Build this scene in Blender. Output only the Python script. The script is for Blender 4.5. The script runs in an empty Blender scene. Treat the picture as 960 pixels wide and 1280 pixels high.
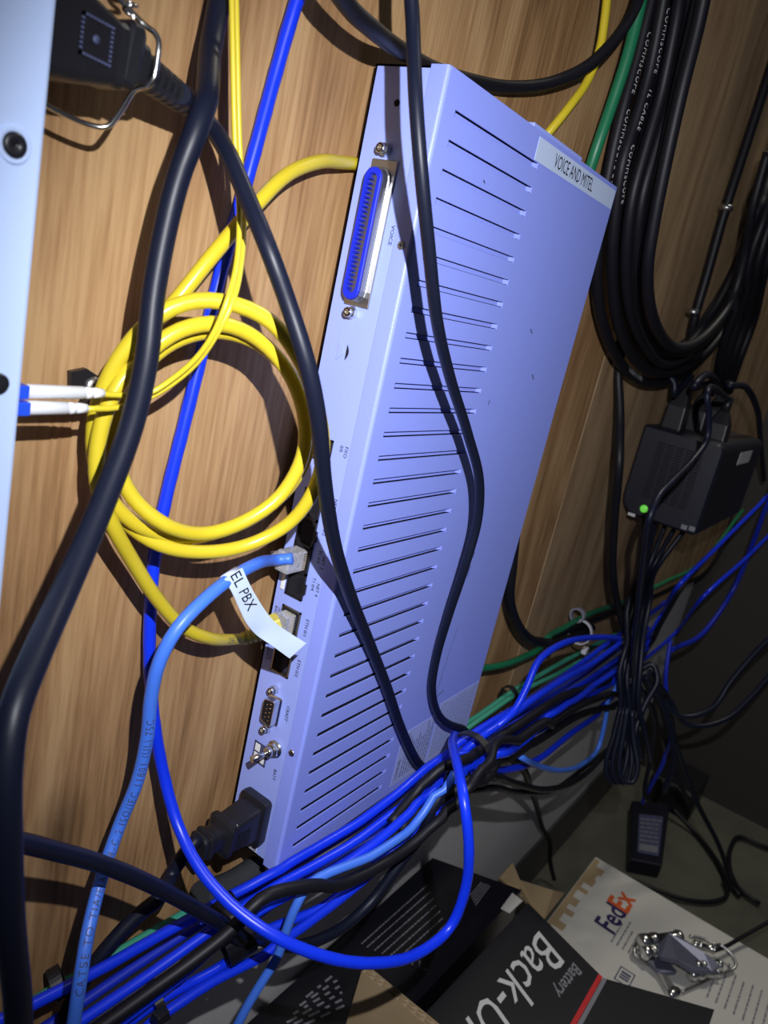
import bpy, bmesh, math, random
from mathutils import Vector, Matrix
random.seed(7)
S = bpy.context.scene
COL = S.collection

# ------------------------------------------------------------------ camera
F_PX = 974.49
CAM = Vector((-0.319896, -0.260346, 0.336210))
AX = Vector((0.56823209, -0.79456543, 0.2139581))       # camera right
AY = Vector((-0.10094247, -0.32535949, -0.94018712))    # camera down
AZ = Vector((0.81665348, 0.51264703, -0.2650851))       # camera forward
cd = bpy.data.cameras.new('camera'); cam = bpy.data.objects.new('camera', cd); COL.objects.link(cam)
m = Matrix.Identity(4)
for i in range(3):
    m[i][0] = AX[i]; m[i][1] = -AY[i]; m[i][2] = -AZ[i]; m[i][3] = CAM[i]
cam.matrix_world = m
cd.sensor_fit = 'HORIZONTAL'; cd.sensor_width = 36.0; cd.lens = F_PX / 960 * 36
cd.clip_start = 0.01; cd.clip_end = 20
cd.dof.use_dof = True; cd.dof.focus_distance = 0.42; cd.dof.aperture_fstop = cd.lens / 1.7
S.camera = cam

# ------------------------------------------------------------------ world, lights, exposure
w = bpy.data.worlds.new('room_dark'); S.world = w; w.use_nodes = True
w.node_tree.nodes['Background'].inputs[0].default_value = (0.55, 0.6, 0.8, 1)
w.node_tree.nodes['Background'].inputs[1].default_value = 0.055
def lamp(name, kind, loc, power, color, aim=None, **kw):
    l = bpy.data.lights.new(name, kind); l.energy = power; l.color = color
    for k, v in kw.items(): setattr(l, k, v)
    o = bpy.data.objects.new(name, l); COL.objects.link(o); o.location = loc
    if aim is not None: o.rotation_euler = (Vector(aim) - Vector(loc)).to_track_quat('-Z', 'Y').to_euler()
    return o
LPOS = CAM + AX * 0.042 - AY * 0.064 
lamp('phone_flash', 'SPOT', LPOS, 14.0, (0.94, 0.95, 1.0), aim=LPOS + AZ + AX * .20 + AY * .16, spot_size=math.radians(114), spot_blend=1.0, shadow_soft_size=0.0022)
lamp('overhead_fill', 'AREA', (1.05, -.22, 1.95), 11.0, (1.0, 0.96, 0.84), aim=(0.8, -.2, 0), shape='DISK', size=0.3)  # added fill, no such source in view; lifts the right side and cartons
S.view_settings.view_transform = 'Standard'; S.view_settings.look = 'None'
S.view_settings.gamma = 1; S.view_settings.use_curve_mapping = False; S.view_settings.exposure = 0.0

# ------------------------------------------------------------------ helpers
YW = 0.008                      # wood wall face
def ray(px, py): return AX * ((px - 480) / F_PX) + AY * ((py - 640) / F_PX) + AZ
def U(px, py, h):               # point at height h off the wood wall
    d = ray(px, py); return CAM + d * ((YW - h - CAM.y) / d.y)
def UX(px, py, x=0.0):          # point on the plane X = x
    d = ray(px, py); return CAM + d * ((x - CAM.x) / d.x)
def UZ(px, py, z):
    d = ray(px, py); return CAM + d * ((z - CAM.z) / d.z)
WL = {}
class MB:
    def __init__(s): s.v = []; s.f = []; s.sm = []
    def add(s, vs, fs, smooth=False):
        n = len(s.v); s.v += [Vector(v) for v in vs]
        for f in fs: s.f.append([i + n for i in f]); s.sm.append(smooth)
        return s
    def bm(s, b, mtx=None, smooth=False):
        b.verts.ensure_lookup_table(); b.verts.index_update()
        vs = [(mtx @ v.co if mtx else v.co.copy()) for v in b.verts]
        fs = [[v.index for v in f.verts] for f in b.faces]
        s.add(vs, fs, smooth); b.free(); return s
    def box(s, a, b, bev=0.0, mtx=None, seg=2):
        lo = [min(a[i], b[i]) for i in range(3)]; hi = [max(a[i], b[i]) for i in range(3)]
        bm = bmesh.new(); bmesh.ops.create_cube(bm, size=1)
        for v in bm.verts:
            v.co = Vector([lo[i] + (v.co[i] + .5) * (hi[i] - lo[i]) for i in range(3)])
        if bev > 0: bmesh.ops.bevel(bm, geom=list(bm.edges), offset=bev, segments=seg, profile=.5, affect='EDGES')
        return s.bm(bm, mtx)
    def hexa(s, p, bev=0.0):    # 8 points: bottom 4, top 4
        bm = bmesh.new(); vs = [bm.verts.new(q) for q in p]
        for f in ((3,2,1,0),(4,5,6,7),(0,1,5,4),(1,2,6,5),(2,3,7,6),(3,0,4,7)): bm.faces.new([vs[i] for i in f])
        bmesh.ops.recalc_face_normals(bm, faces=bm.faces)
        if bev > 0: bmesh.ops.bevel(bm, geom=list(bm.edges), offset=bev, segments=2, profile=.5, affect='EDGES')
        return s.bm(bm)
    def prism(s, poly, off):    # poly list of points, extruded by vector off
        n = len(poly); off = Vector(off); a = [Vector(q) for q in poly]; b = [q + off for q in a]
        fs = [list(range(n))[::-1], list(range(n, 2 * n))] + [[i, (i + 1) % n, n + (i + 1) % n, n + i] for i in range(n)]
        bm = bmesh.new(); vs = [bm.verts.new(q) for q in a + b]
        for f in fs: bm.faces.new([vs[i] for i in f])
        bmesh.ops.recalc_face_normals(bm, faces=bm.faces)
        return s.bm(bm)
    def lathe(s, prof, o, axis, n=20, smooth=True, up=None):   # prof [(dist along axis, radius)]
        axis = Vector(axis).normalized(); o = Vector(o)
        u = Vector(up) if up else (Vector((0, 0, 1)) if abs(axis.z) < .9 else Vector((1, 0, 0)))
        u = (u - axis * u.dot(axis)).normalized(); v = axis.cross(u)
        vs = []; fs = []
        for d, r in prof:
            for k in range(n):
                t = 2 * math.pi * k / n; vs.append(o + axis * d + (u * math.cos(t) + v * math.sin(t)) * r)
        for i in range(len(prof) - 1):
            for k in range(n): fs.append([i * n + k, i * n + (k + 1) % n, (i + 1) * n + (k + 1) % n, (i + 1) * n + k])
        fs.append(list(range(n))[::-1]); fs.append([(len(prof) - 1) * n + k for k in range(n)])
        return s.add(vs, fs, smooth)
    def tube(s, path, r, n=10, twist=0.0, flat=1.0):
        p = path; L = len(p); vs = []; fs = []
        t0 = (p[1] - p[0]).normalized(); u = t0.orthogonal().normalized(); arc = 0
        for i in range(L):
            t = (p[min(i + 1, L - 1)] - p[max(i - 1, 0)]).normalized()
            u = (u - t * u.dot(t)).normalized(); v = t.cross(u)
            if i: arc += (p[i] - p[i - 1]).length
            rr = r[i] if isinstance(r, (list, tuple)) else r
            for k in range(n):
                a = 2 * math.pi * k / n
                q = rr * (1 + twist * math.sin(2 * a + arc * 2 * math.pi / .016))
                vs.append(p[i] + (u * math.cos(a) + v * math.sin(a) * flat) * q)
        for i in range(L - 1):
            for k in range(n): fs.append([i * n + k, i * n + (k + 1) % n, (i + 1) * n + (k + 1) % n, (i + 1) * n + k])
        s.add(vs, fs, True)
        s.add([], []); base = len(s.v) - L * n
        s.f.append([base + k for k in range(n)][::-1]); s.sm.append(False)
        s.f.append([base + (L - 1) * n + k for k in range(n)]); s.sm.append(False)
        return s
    def quad(s, a, b, c, d): return s.add([a, b, c, d], [[0, 1, 2, 3]])
    def build(s, name, mat, parent=None, origin=None):
        if origin is None:
            if parent is not None: origin = WL[parent.name]
            else:
                zs = min(v.z for v in s.v); c = sum(s.v, Vector()) / len(s.v); origin = Vector((c.x, c.y, zs))
        origin = Vector(origin)
        me = bpy.data.meshes.new(name)
        me.from_pydata([tuple(v - origin) for v in s.v], [], s.f); me.update()
        me.polygons.foreach_set('use_smooth', s.sm)
        ms = mat if isinstance(mat, (list, tuple)) else [mat]
        for q in ms: me.materials.append(q)
        o = bpy.data.objects.new(name, me); COL.objects.link(o)
        if parent is not None:
            o.parent = parent; o.location = origin - WL[parent.name]
        else: o.location = origin
        WL[o.name] = origin
        return o
def tag(o, label, cat, group=None):
    o['label'] = label; o['category'] = cat
    if group: o['group'] = group
    return o
def empty(name, loc, label, cat, group=None):
    o = bpy.data.objects.new(name, None); COL.objects.link(o); o.location = loc; o.empty_display_size = .01
    WL[o.name] = Vector(loc); return tag(o, label, cat, group)
def struct(o): o['kind'] = 'structure'; return o

def spline(P, step=0.005):
    P = [Vector(q) for q in P]; Q = [P[0] * 2 - P[1]] + P + [P[-1] * 2 - P[-2]]; out = []
    for i in range(1, len(Q) - 2):
        a, b, c, d = Q[i - 1:i + 3]
        n = max(3, int((c - b).length / step))
        t0 = 0; t1 = t0 + max((b - a).length, 1e-6) ** .5; t2 = t1 + max((c - b).length, 1e-6) ** .5; t3 = t2 + max((d - c).length, 1e-6) ** .5
        for k in range(n):
            t = t1 + (t2 - t1) * k / n
            A1 = a * ((t1 - t) / (t1 - t0)) + b * ((t - t0) / (t1 - t0)); A2 = b * ((t2 - t) / (t2 - t1)) + c * ((t - t1) / (t2 - t1)); A3 = c * ((t3 - t) / (t3 - t2)) + d * ((t - t2) / (t3 - t2))
            B1 = A1 * ((t2 - t) / (t2 - t0)) + A2 * ((t - t0) / (t2 - t0)); B2 = A2 * ((t3 - t) / (t3 - t1)) + A3 * ((t - t1) / (t3 - t1))
            out.append(B1 * ((t2 - t) / (t2 - t1)) + B2 * ((t - t1) / (t2 - t1)))
    out.append(P[-1]); return out

# ------------------------------------------------------------------ materials
def pmat(name, col, rough=.5, metal=0.0, bump=None, var=None, spec=.5, emit=None, trans=0.0, coat=0.0):
    mt = bpy.data.materials.new(name); mt.use_nodes = True; nt = mt.node_tree; b = nt.nodes['Principled BSDF']
    b.inputs['Base Color'].default_value = (*col, 1); b.inputs['Roughness'].default_value = rough; b.inputs['Metallic'].default_value = metal
    b.inputs['Specular IOR Level'].default_value = spec; b.inputs['Transmission Weight'].default_value = trans; b.inputs['Coat Weight'].default_value = coat
    if emit: b.inputs['Emission Color'].default_value = (*emit[0], 1); b.inputs['Emission Strength'].default_value = emit[1]
    tc = nt.nodes.new('ShaderNodeTexCoord')
    if var:                     # (scale, amount, second colour)
        n = nt.nodes.new('ShaderNodeTexNoise'); n.inputs['Scale'].default_value = var[0]; n.inputs['Detail'].default_value = 5
        nt.links.new(tc.outputs['Object'], n.inputs['Vector'])
        r = nt.nodes.new('ShaderNodeValToRGB'); r.color_ramp.elements[0].position = .35; r.color_ramp.elements[1].position = .7
        r.color_ramp.elements[0].color = (*col, 1); c2 = [col[i] + (var[2][i] - col[i]) * var[1] for i in range(3)]
        r.color_ramp.elements[1].color = (*c2, 1)
        nt.links.new(n.outputs['Fac'], r.inputs['Fac']); nt.links.new(r.outputs['Color'], b.inputs['Base Color'])
    if bump:                    # (scale, strength)
        n = nt.nodes.new('ShaderNodeTexNoise'); n.inputs['Scale'].default_value = bump[0]; n.inputs['Detail'].default_value = 3
        nt.links.new(tc.outputs['Object'], n.inputs['Vector'])
        bp = nt.nodes.new('ShaderNodeBump'); bp.inputs['Strength'].default_value = bump[1]; bp.inputs['Distance'].default_value = .001
        nt.links.new(n.outputs['Fac'], bp.inputs['Height']); nt.links.new(bp.outputs['Normal'], b.inputs['Normal'])
    return mt
def wood_mat(name, dark, mid, light, seed):
    mt = bpy.data.materials.new(name); mt.use_nodes = True; nt = mt.node_tree; N = nt.nodes.new; lk = nt.links.new
    b = nt.nodes['Principled BSDF']; b.inputs['Roughness'].default_value = .62; b.inputs['Specular IOR Level'].default_value = .3
    tc = N('ShaderNodeTexCoord')
    mp = N('ShaderNodeMapping'); mp.inputs['Scale'].default_value = (9, 9, 1.9); mp.inputs['Location'].default_value = (seed, 0, seed * 2)
    lk(tc.outputs['Object'], mp.inputs['Vector'])
    n1 = N('ShaderNodeTexNoise'); n1.inputs['Scale'].default_value = 1.15; n1.inputs['Detail'].default_value = 1.5; n1.inputs['Distortion'].default_value = .35
    lk(mp.outputs['Vector'], n1.inputs['Vector'])
    mul = N('ShaderNodeMath'); mul.operation = 'MULTIPLY'; mul.inputs[1].default_value = 9.0; lk(n1.outputs['Fac'], mul.inputs[0])
    pp = N('ShaderNodeMath'); pp.operation = 'PINGPONG'; pp.inputs[1].default_value = 1.0; lk(mul.outputs[0], pp.inputs[0])
    mp2 = N('ShaderNodeMapping'); mp2.inputs['Scale'].default_value = (380, 380, 22); lk(tc.outputs['Object'], mp2.inputs['Vector'])
    n2 = N('ShaderNodeTexNoise'); n2.inputs['Scale'].default_value = 1.0; n2.inputs['Detail'].default_value = 4; lk(mp2.outputs['Vector'], n2.inputs['Vector'])
    mp3 = N('ShaderNodeMapping'); mp3.inputs['Scale'].default_value = (60, 60, 5); lk(tc.outputs['Object'], mp3.inputs['Vector'])
    n3 = N('ShaderNodeTexNoise'); n3.inputs['Scale'].default_value = 1.0; n3.inputs['Detail'].default_value = 3; lk(mp3.outputs['Vector'], n3.inputs['Vector'])
    a = N('ShaderNodeMath'); a.operation = 'MULTIPLY_ADD'; a.inputs[1].default_value = .42; lk(pp.outputs[0], a.inputs[0])
    a2 = N('ShaderNodeMath'); a2.operation = 'MULTIPLY_ADD'; a2.inputs[1].default_value = .95; lk(n2.outputs['Fac'], a2.inputs[0]); lk(a2.outputs[0], a.inputs[2])
    m3 = N('ShaderNodeMath'); m3.operation = 'MULTIPLY_ADD'; m3.inputs[1].default_value = .42; m3.inputs[2].default_value = -.36; lk(n3.outputs['Fac'], m3.inputs[0]); lk(m3.outputs[0], a2.inputs[2])
    cr = N('ShaderNodeValToRGB'); e = cr.color_ramp.elements
    e[0].position = .12; e[0].color = (*dark, 1); e[1].position = .78; e[1].color = (*light, 1)
    x = e.new(.45); x.color = (*mid, 1); lk(a.outputs[0], cr.inputs['Fac'])
    # knots
    vo = N('ShaderNodeTexVoronoi'); vo.inputs['Scale'].default_value = 1.0
    mp4 = N('ShaderNodeMapping'); mp4.inputs['Scale'].default_value = (7.5, .001, 3.4); mp4.inputs['Location'].default_value = (seed * 3.1, 0, seed); lk(tc.outputs['Object'], mp4.inputs['Vector']); lk(mp4.outputs['Vector'], vo.inputs['Vector'])
    kr = N('ShaderNodeMapRange'); kr.inputs['From Min'].default_value = .03; kr.inputs['From Max'].default_value = .13; kr.inputs['To Min'].default_value = .45; kr.inputs['To Max'].default_value = 1; lk(vo.outputs['Distance'], kr.inputs['Value'])
    mx = N('ShaderNodeMixRGB'); mx.blend_type = 'MULTIPLY'; mx.inputs['Fac'].default_value = 1; lk(cr.outputs['Color'], mx.inputs['Color1']); lk(kr.outputs['Result'], mx.inputs['Color2'])
    lk(mx.outputs['Color'], b.inputs['Base Color'])
    bp = N('ShaderNodeBump'); bp.inputs['Strength'].default_value = .6; bp.inputs['Distance'].default_value = .0007; lk(a.outputs[0], bp.inputs['Height']); lk(bp.outputs['Normal'], b.inputs['Normal'])
    return mt
M = {}
M['wood_a'] = wood_mat('plywood_near', (.22, .115, .046), (.37, .208, .092), (.49, .305, .145), 1.7)
M['wood_b'] = wood_mat('plywood_far', (.20, .115, .055), (.34, .22, .12), (.44, .30, .17), 4.3)
M['ply_edge'] = pmat('plywood_edge', (.30, .19, .10), .8, bump=(200, .4))
M['drywall'] = pmat('painted_drywall', (.72, .70, .70), .75, bump=(120, .15), var=(6, .5, (.62, .60, .59)))
M['base'] = pmat('black_cove', (.085, .08, .082), .5)
M['floor'] = pmat('concrete_floor', (.075, .075, .057), .7, bump=(40, .3), var=(9, 1, (.115, .112, .085)))
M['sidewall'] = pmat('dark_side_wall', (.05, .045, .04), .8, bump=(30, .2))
M['cover'] = pmat('lavender_powder_coat', (.27, .335, .90), .42, bump=(900, .12), spec=.45)
M['panel'] = pmat('panel_powder_coat', (.32, .40, .91), .45, bump=(900, .1), spec=.4)
M['inside'] = pmat('dark_interior', (.004, .004, .008), .9)  # near-black colour standing in for shade inside slots and openings
M['device'] = pmat('pale_blue_paint', (.52, .66, .98), .4, bump=(700, .05))
M['chrome'] = pmat('nickel', (.72, .72, .70), .22, 1.0)
M['steel'] = pmat('brushed_steel', (.5, .5, .5), .35, 1.0)
M['tin'] = pmat('jack_shield', (.30, .28, .22), .38, 1.0)
M['gold'] = pmat('gold_contact', (.75, .5, .15), .3, 1.0)
M['blk'] = pmat('black_rubber', (.006, .008, .020), .43, spec=.30)
M['blk2'] = pmat('black_rubber_matte', (.006, .006, .010), .5, spec=.35)
M['blkp'] = pmat('black_plastic', (.012, .012, .016), .38)
M['navyp'] = pmat('dark_plastic', (.007, .008, .017), .42, bump=(500, .1))
M['yel'] = pmat('yellow_pvc', (.62, .49, .025), .34)
M['yelf'] = pmat('yellow_fiber', (.66, .53, .03), .36)
M['yelb'] = pmat('yellow_boot', (.70, .60, .12), .45)
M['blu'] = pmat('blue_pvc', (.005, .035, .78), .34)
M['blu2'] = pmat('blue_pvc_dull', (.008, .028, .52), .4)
M['lblu'] = pmat('light_blue_pvc', (.06, .19, .80), .4)
M['grn'] = pmat('green_pvc', (.012, .17, .075), .4)
M['teal'] = pmat('green_pvc_pale', (.05, .33, .22), .42)
M['ampblue'] = pmat('connector_blue', (.010, .025, .60), .5, spec=.3)
M['ampblue2'] = pmat('contact_blue', (.008, .018, .40), .6, spec=.2)
M['shell'] = pmat('connector_shell', (.36, .36, .37), .42, 1.0)
M['ampdark'] = pmat('connector_slot', (.004, .006, .05), .5)
M['white'] = pmat('white_plastic', (.80, .82, .86), .4)
M['label'] = pmat('label_tape', (.55, .66, .90), .38)
M['sticker'] = pmat('cover_sticker', (.40, .47, .86), .3)
M['ink'] = pmat('black_ink', (.006, .006, .012), .6)
M['inkg'] = pmat('grey_ink', (.06, .07, .15), .6)
M['lcblue'] = pmat('lc_blue', (.02, .09, .75), .35)
M['clear'] = pmat('clear_plastic', (.93, .94, .98), .08, trans=.75, spec=.7)
M['led'] = pmat('green_led', (.1, .5, .05), .3, emit=((.22, .9, .10), .45))
M['card'] = pmat('corrugated_board', (.40, .29, .16), .85, bump=(160, .4), var=(25, .8, (.33, .23, .12)))
M['cardedge'] = pmat('corrugated_edge', (.52, .40, .26), .9)
M['cartonblk'] = pmat('black_carton', (.006, .0065, .011), .42, bump=(60, .1))
M['cartonwht'] = pmat('white_carton', (.62, .60, .56), .6, bump=(90, .15), var=(7, .6, (.52, .50, .45)))
M['prt'] = pmat('white_print', (.62, .62, .64), .5)
M['prt2'] = pmat('grey_print', (.20, .20, .23), .5)
M['red'] = pmat('red_print', (.55, .015, .02), .5)
M['purple'] = pmat('dark_violet_print', (.018, .012, .09), .5)
M['orange'] = pmat('orange_print', (.62, .10, .015), .5)
M['greytape'] = pmat('grey_tie', (.22, .22, .28), .5)
M['gold_nat'] = pmat('natural_nylon', (.6, .6, .66), .35)

# ------------------------------------------------------------------ text
_tc = {}
def text_mesh(s, size, align='LEFT', space=1.0):
    c = bpy.data.curves.new('t', 'FONT'); c.body = s; c.size = size; c.align_x = align; c.align_y = 'CENTER'; c.resolution_u = 2; c.space_character = space
    o = bpy.data.objects.new('t', c); COL.objects.link(o)
    dg = bpy.context.evaluated_depsgraph_get(); me = bpy.data.meshes.new_from_object(o.evaluated_get(dg))
    vs = [v.co.copy() for v in me.vertices]; fs = [list(p.vertices) for p in me.polygons]
    bpy.data.objects.remove(o); bpy.data.curves.remove(c); bpy.data.meshes.remove(me)
    return vs, fs
def lettering(s, size, org, xd, yd, mat, parent, align='LEFT', sx=1.0, name='lettering', bold=0.0, off=.00025):
    vs, fs = text_mesh(s, size, align); xd = Vector(xd).normalized(); yd = Vector(yd).normalized(); nn = xd.cross(yd); org = Vector(org)
    mb = MB()
    offs = [(0, 0)] if not bold else [(0, 0), (bold, 0), (-bold, 0), (0, bold), (0, -bold)]
    for k, (a, b) in enumerate(offs): mb.add([org + xd * ((v.x + a) * sx) + yd * (v.y + b) + nn * (off + k * 1.5e-5) for v in vs], fs)
    return mb.build(name, mat, parent)
def wrap_lettering(s, size, path, r, s0, mat, parent, ref, flip=False, name='lettering'):
    """print running along a cable: x follows the cable, y goes round it; ref = direction the print faces"""
    vs, fs = text_mesh(s, size, 'LEFT', 1.25); bm = bmesh.new(); bv = [bm.verts.new(v) for v in vs]
    for f in fs:
        try: bm.faces.new([bv[i] for i in f])
        except ValueError: pass
    bmesh.ops.triangulate(bm, faces=bm.faces)
    for _ in range(3):               # short edges, so that the strokes bend round the cable
        lg = [e for e in bm.edges if e.calc_length() > .0009]
        if lg: bmesh.ops.subdivide_edges(bm, edges=lg, cuts=1); bmesh.ops.triangulate(bm, faces=bm.faces)
    bm.verts.index_update(); vs = [v.co.copy() for v in bm.verts]; fs = [[v.index for v in f.verts] for f in bm.faces]; bm.free(); p = path[::-1] if flip else path
    cum = [0]
    for i in range(1, len(p)): cum.append(cum[-1] + (p[i] - p[i - 1]).length)
    out = []; ref = Vector(ref)
    for v in vs:
        q = s0 + v.x; i = 0
        while i < len(p) - 2 and cum[i + 1] < q: i += 1
        t = (q - cum[i]) / max(1e-6, cum[i + 1] - cum[i]); c = p[i].lerp(p[i + 1], t); tg = (p[i + 1] - p[i]).normalized()
        n = (ref - tg * ref.dot(tg)).normalized(); b = n.cross(tg); a = v.y / r
        out.append(c + (n * math.cos(a) + b * math.sin(a)) * (r * 1.045 + .0001))
    return MB().add(out, fs).build(name, mat, parent)

# ------------------------------------------------------------------ cables
PATH = {}
def cable(name, label, cat, pts, dia, mat, group=None, n=10, twist=0.0, step=.005, flat=1.0):
    """pts: (px, py, height off the wall) read from the photo, or Vectors"""
    P = [q if isinstance(q, Vector) else U(*q) for q in pts]
    def on_(a, b, q):            # cables run on past the edge of the view instead of stopping there
        if isinstance(q, Vector): return None
        d = a - b; d.y = 0; d.normalize(); up = q[1] < -20 or (q[0] > 960 and q[1] < 260)
        if up: return [a + d * .06 + Vector((0, 0, .05)), a + d * .08 + Vector((0, 0, .40))]
        if q[0] < -20 or q[1] > 1290: return [a + d * .04, a + d * .10]
    e0, e1 = on_(P[0], P[1], pts[0]), on_(P[-1], P[-2], pts[-1])
    if e1: P = P + e1
    if e0: P = e0[::-1] + P
    sp = spline(P, step)
    o = MB().tube(sp, dia / 2, n, twist, flat).build(name, mat, None)
    tag(o, label, cat, group); PATH[o.name] = sp
    return o

# ================================================================== SETTING
D, L, T = .2281, .437, .0417     # chassis depth, length, thickness
ZF = -.60
wall = MB().box((-1.6, .034, ZF), (2.2, .12, 1.6)).build('wall_back', M['drywall']); struct(wall)
MB().box((-1.6, YW, -.080), (.4395, .0335, 1.6), .0012).build('panel', M['wood_a'], wall)
MB().box((.4412, YW + .0004, -.080), (1.499, .0335, 1.6), .0012).build('panel', M['wood_b'], wall)
b = MB()
b.prism([(-1.6, .0335, ZF), (-1.6, .0298, ZF), (-1.6, .0300, ZF + .012), (-1.6, .0302, ZF + .03), (-1.6, .0304, ZF + .10), (-1.6, .0335, ZF + .104)], (3.8, 0, 0))
struct(b.build('baseboard_back', M['base']))
struct(MB().box((-1.6, -2.2, ZF - .05), (2.2, .033, ZF)).build('floor', M['floor']))
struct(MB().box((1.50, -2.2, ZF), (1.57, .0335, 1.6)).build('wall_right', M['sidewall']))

# ================================================================== WHITE VOICE GATEWAY (the chassis)
G = empty('equipment_chassis', (D / 2, -T / 2, 0), 'large lavender-white slotted metal voice gateway mounted upright on the plywood', 'network device')
# tray (open to the front) with its port panel at x = 0
b = MB(); t_ = .001; YS = -.0317
b.box((0, YS, 0), (t_, 0, L)); b.box((D - t_, YS, 0), (D, 0, L)); b.box((0, -.001, 0), (D, 0, L))
b.box((0, YS, 0), (D, 0, t_)); b.box((0, YS, L - t_), (D, 0, L))
b.build('tray', M['panel'], G)
MB().box((.002, -.0375, .003), (D - .002, -.0355, L - .003)).build('slot_shade_plate', M['inside'], G)  # added dark plate that paints the shade seen through the cover slots
for z in (.03, L - .022):
    for x in (.05, D - .05): MB().lathe([(0, .012), (.0078, .012)], (x, 0, z), (0, 1, 0), 14).build('standoff', M['blkp'], G)
# cover with slots
NS = 33; PIT = (.4225 - .0125) / (NS - 1); SH = .0031
zs = [.4225 - k * PIT for k in range(NS)]        # top edge of each slot
X0, X1 = .0115, .1055
cv = MB(); FR = .0016; yf = -T; th = .0008
ZT, ZB = L + .0006, -.002
xl = FR
def fq(x0, x1, z0, z1): cv.quad((x0, yf, z0), (x1, yf, z0), (x1, yf, z1), (x0, yf, z1))
fq(xl, X0, ZB, ZT); fq(X1, D, ZB, ZT)
zz = ZT
for z in zs:
    fq(X0, X1, z, zz); zz = z - SH
    for (p, q) in (((X0, z), (X1, z)), ((X1, z), (X1, z - SH)), ((X1, z - SH), (X0, z - SH)), ((X0, z - SH), (X0, z))):
        cv.quad((p[0], yf, p[1]), (q[0], yf, q[1]), (q[0], yf + th, q[1]), (p[0], yf + th, p[1]))
fq(X0, X1, ZB, zz)
prev = None
for k in range(6):               # rounded fold then left flange
    a = math.pi / 2 * k / 5; x = FR - FR * math.sin(a) - .0006 * (k / 5); y = yf + FR - FR * math.cos(a)
    if prev: cv.add([(prev[0], prev[1], ZB), (x, y, ZB), (x, y, ZT), (prev[0], prev[1], ZT)], [[1, 0, 3, 2]], True)
    prev = (x, y)
cv.quad((prev[0], YS, ZB), (prev[0], prev[1], ZB), (prev[0], prev[1], ZT), (prev[0], YS, ZT))
cv.quad((prev[0], YS, ZB), (.0, YS, ZB), (.0, YS, ZT), (prev[0], YS, ZT))
cv.box((0, yf + .0003, ZB), (D, YS - .0004, ZB + .0011)); cv.box((.0, yf + .0003, ZT - .0008), (D, YS - .0004, ZT)); cv.box((D - .0008, yf + .0002, ZB), (D, YS, ZT))
cover = cv.build('cover', M['cover'], G)
lv = None
dep = .0021; gp = .00038; rp = .0034
for k, z in enumerate(zs):
    if lv is None:
        m_ = MB(); z0, z1 = -SH + gp, -gp; xs = [X0 + .0002, X0 + rp, X1 - rp, X1 - .0002]; ys = [yf + .0001, yf + dep, yf + dep, yf + .0001]
        for i in range(3): m_.add([(xs[i], ys[i], z0), (xs[i + 1], ys[i + 1], z0), (xs[i + 1], ys[i + 1], z1), (xs[i], ys[i], z1)], [[0, 1, 2, 3]])
        for i in range(3):
            for zq in (z0, z1): m_.add([(xs[i], ys[i], zq), (xs[i + 1], ys[i + 1], zq), (xs[i + 1], ys[i + 1] + .0006, zq), (xs[i], ys[i] + .0006, zq)], [[0, 1, 2, 3]])
        lv = m_.build('vent_louver', M['cover'], None, origin=(0, 0, 0)); lv.parent = cover; o = lv
    else:
        o = lv.copy(); COL.objects.link(o)
    o.parent = cover; o.location = Vector((0, 0, z)) - WL[cover.name]
# flush screws on the side flange
def flush_screw(p, ax, r, parent, mat, name='screw'):
    b = MB(); ax = Vector(ax); b.lathe([(-.001, r), (.0002, r), (.0005, r * .85), (.0006, r * .3), (.0006, .00001)], p, ax, 18)
    o = b.build(name, mat, parent)
    u = Vector((0, 0, 1)); v = ax.cross(u); c = MB(); q = Vector(p) + ax * .00062
    for d, e in ((u, v), (v, u)): c.quad(q - d * r * .6 - e * r * .13, q + d * r * .6 - e * r * .13, q + d * r * .6 + e * r * .13, q - d * r * .6 + e * r * .13)
    c.build('cross_slot', M['ink'], o)
flush_screw((-.0007, -.0362, .3588), (-1, 0, 0), .0021, G, M['steel'])
flush_screw((-.0007, -.0352, .0778), (-1, 0, 0), .0021, G, M['steel'])
# top mounting tab
b = MB(); b.box((.096, -.0385, L + .0009), (.168, -.0335, L + .0042), .0006); b.build('mounting_tab', M['panel'], G)
# ---- port panel details (x = 0, facing -x). P(y, z, x)
PX = lambda y, z, x=0.0: Vector((x, y, z))
# 50-pin connector
b = MB(); yc, z0, z1 = -.0167, .3270, .3955
b.box((-.0009, -.0246, z0 - .0005), (.0, -.0092, z1), .0004); conn = b.build('fifty_pin_connector', M['shell'], G)
def stadium(hw, za, zb, cy, n=7):
    pts = []
    for k in range(n + 1): a = math.pi * k / n; pts.append((cy + hw * math.cos(a), zb - hw + hw * math.sin(a)))
    for k in range(n + 1): a = math.pi + math.pi * k / n; pts.append((cy + hw * math.cos(a), za + hw + hw * math.sin(a)))
    return pts
def loft(mb, rings, cap=True):
    n = len(rings[0]); vs = [q for r in rings for q in r]; fs = []
    for i in range(len(rings) - 1):
        for k in range(n): fs.append([i * n + k, i * n + (k + 1) % n, (i + 1) * n + (k + 1) % n, (i + 1) * n + k])
    if cap: fs.append([(len(rings) - 1) * n + k for k in range(n)])
    mb.add(vs, fs)
def ring(hw, za, zb, x): return [Vector((x, y, z)) for y, z in stadium(hw, za, zb, yc)]
b = MB(); loft(b, [ring(.0062, z0 + .001, z1 - .0035, 0), ring(.0062, z0 + .001, z1 - .0035, -.0022), ring(.0056, z0 + .0016, z1 - .0041, -.0026), ring(.0056, z0 + .0016, z1 - .0041, -.0066), ring(.0051, z0 + .0021, z1 - .0046, -.0066), ring(.0051, z0 + .0021, z1 - .0046, -.0055)]); b.build('shell', M['shell'], conn)
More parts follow.
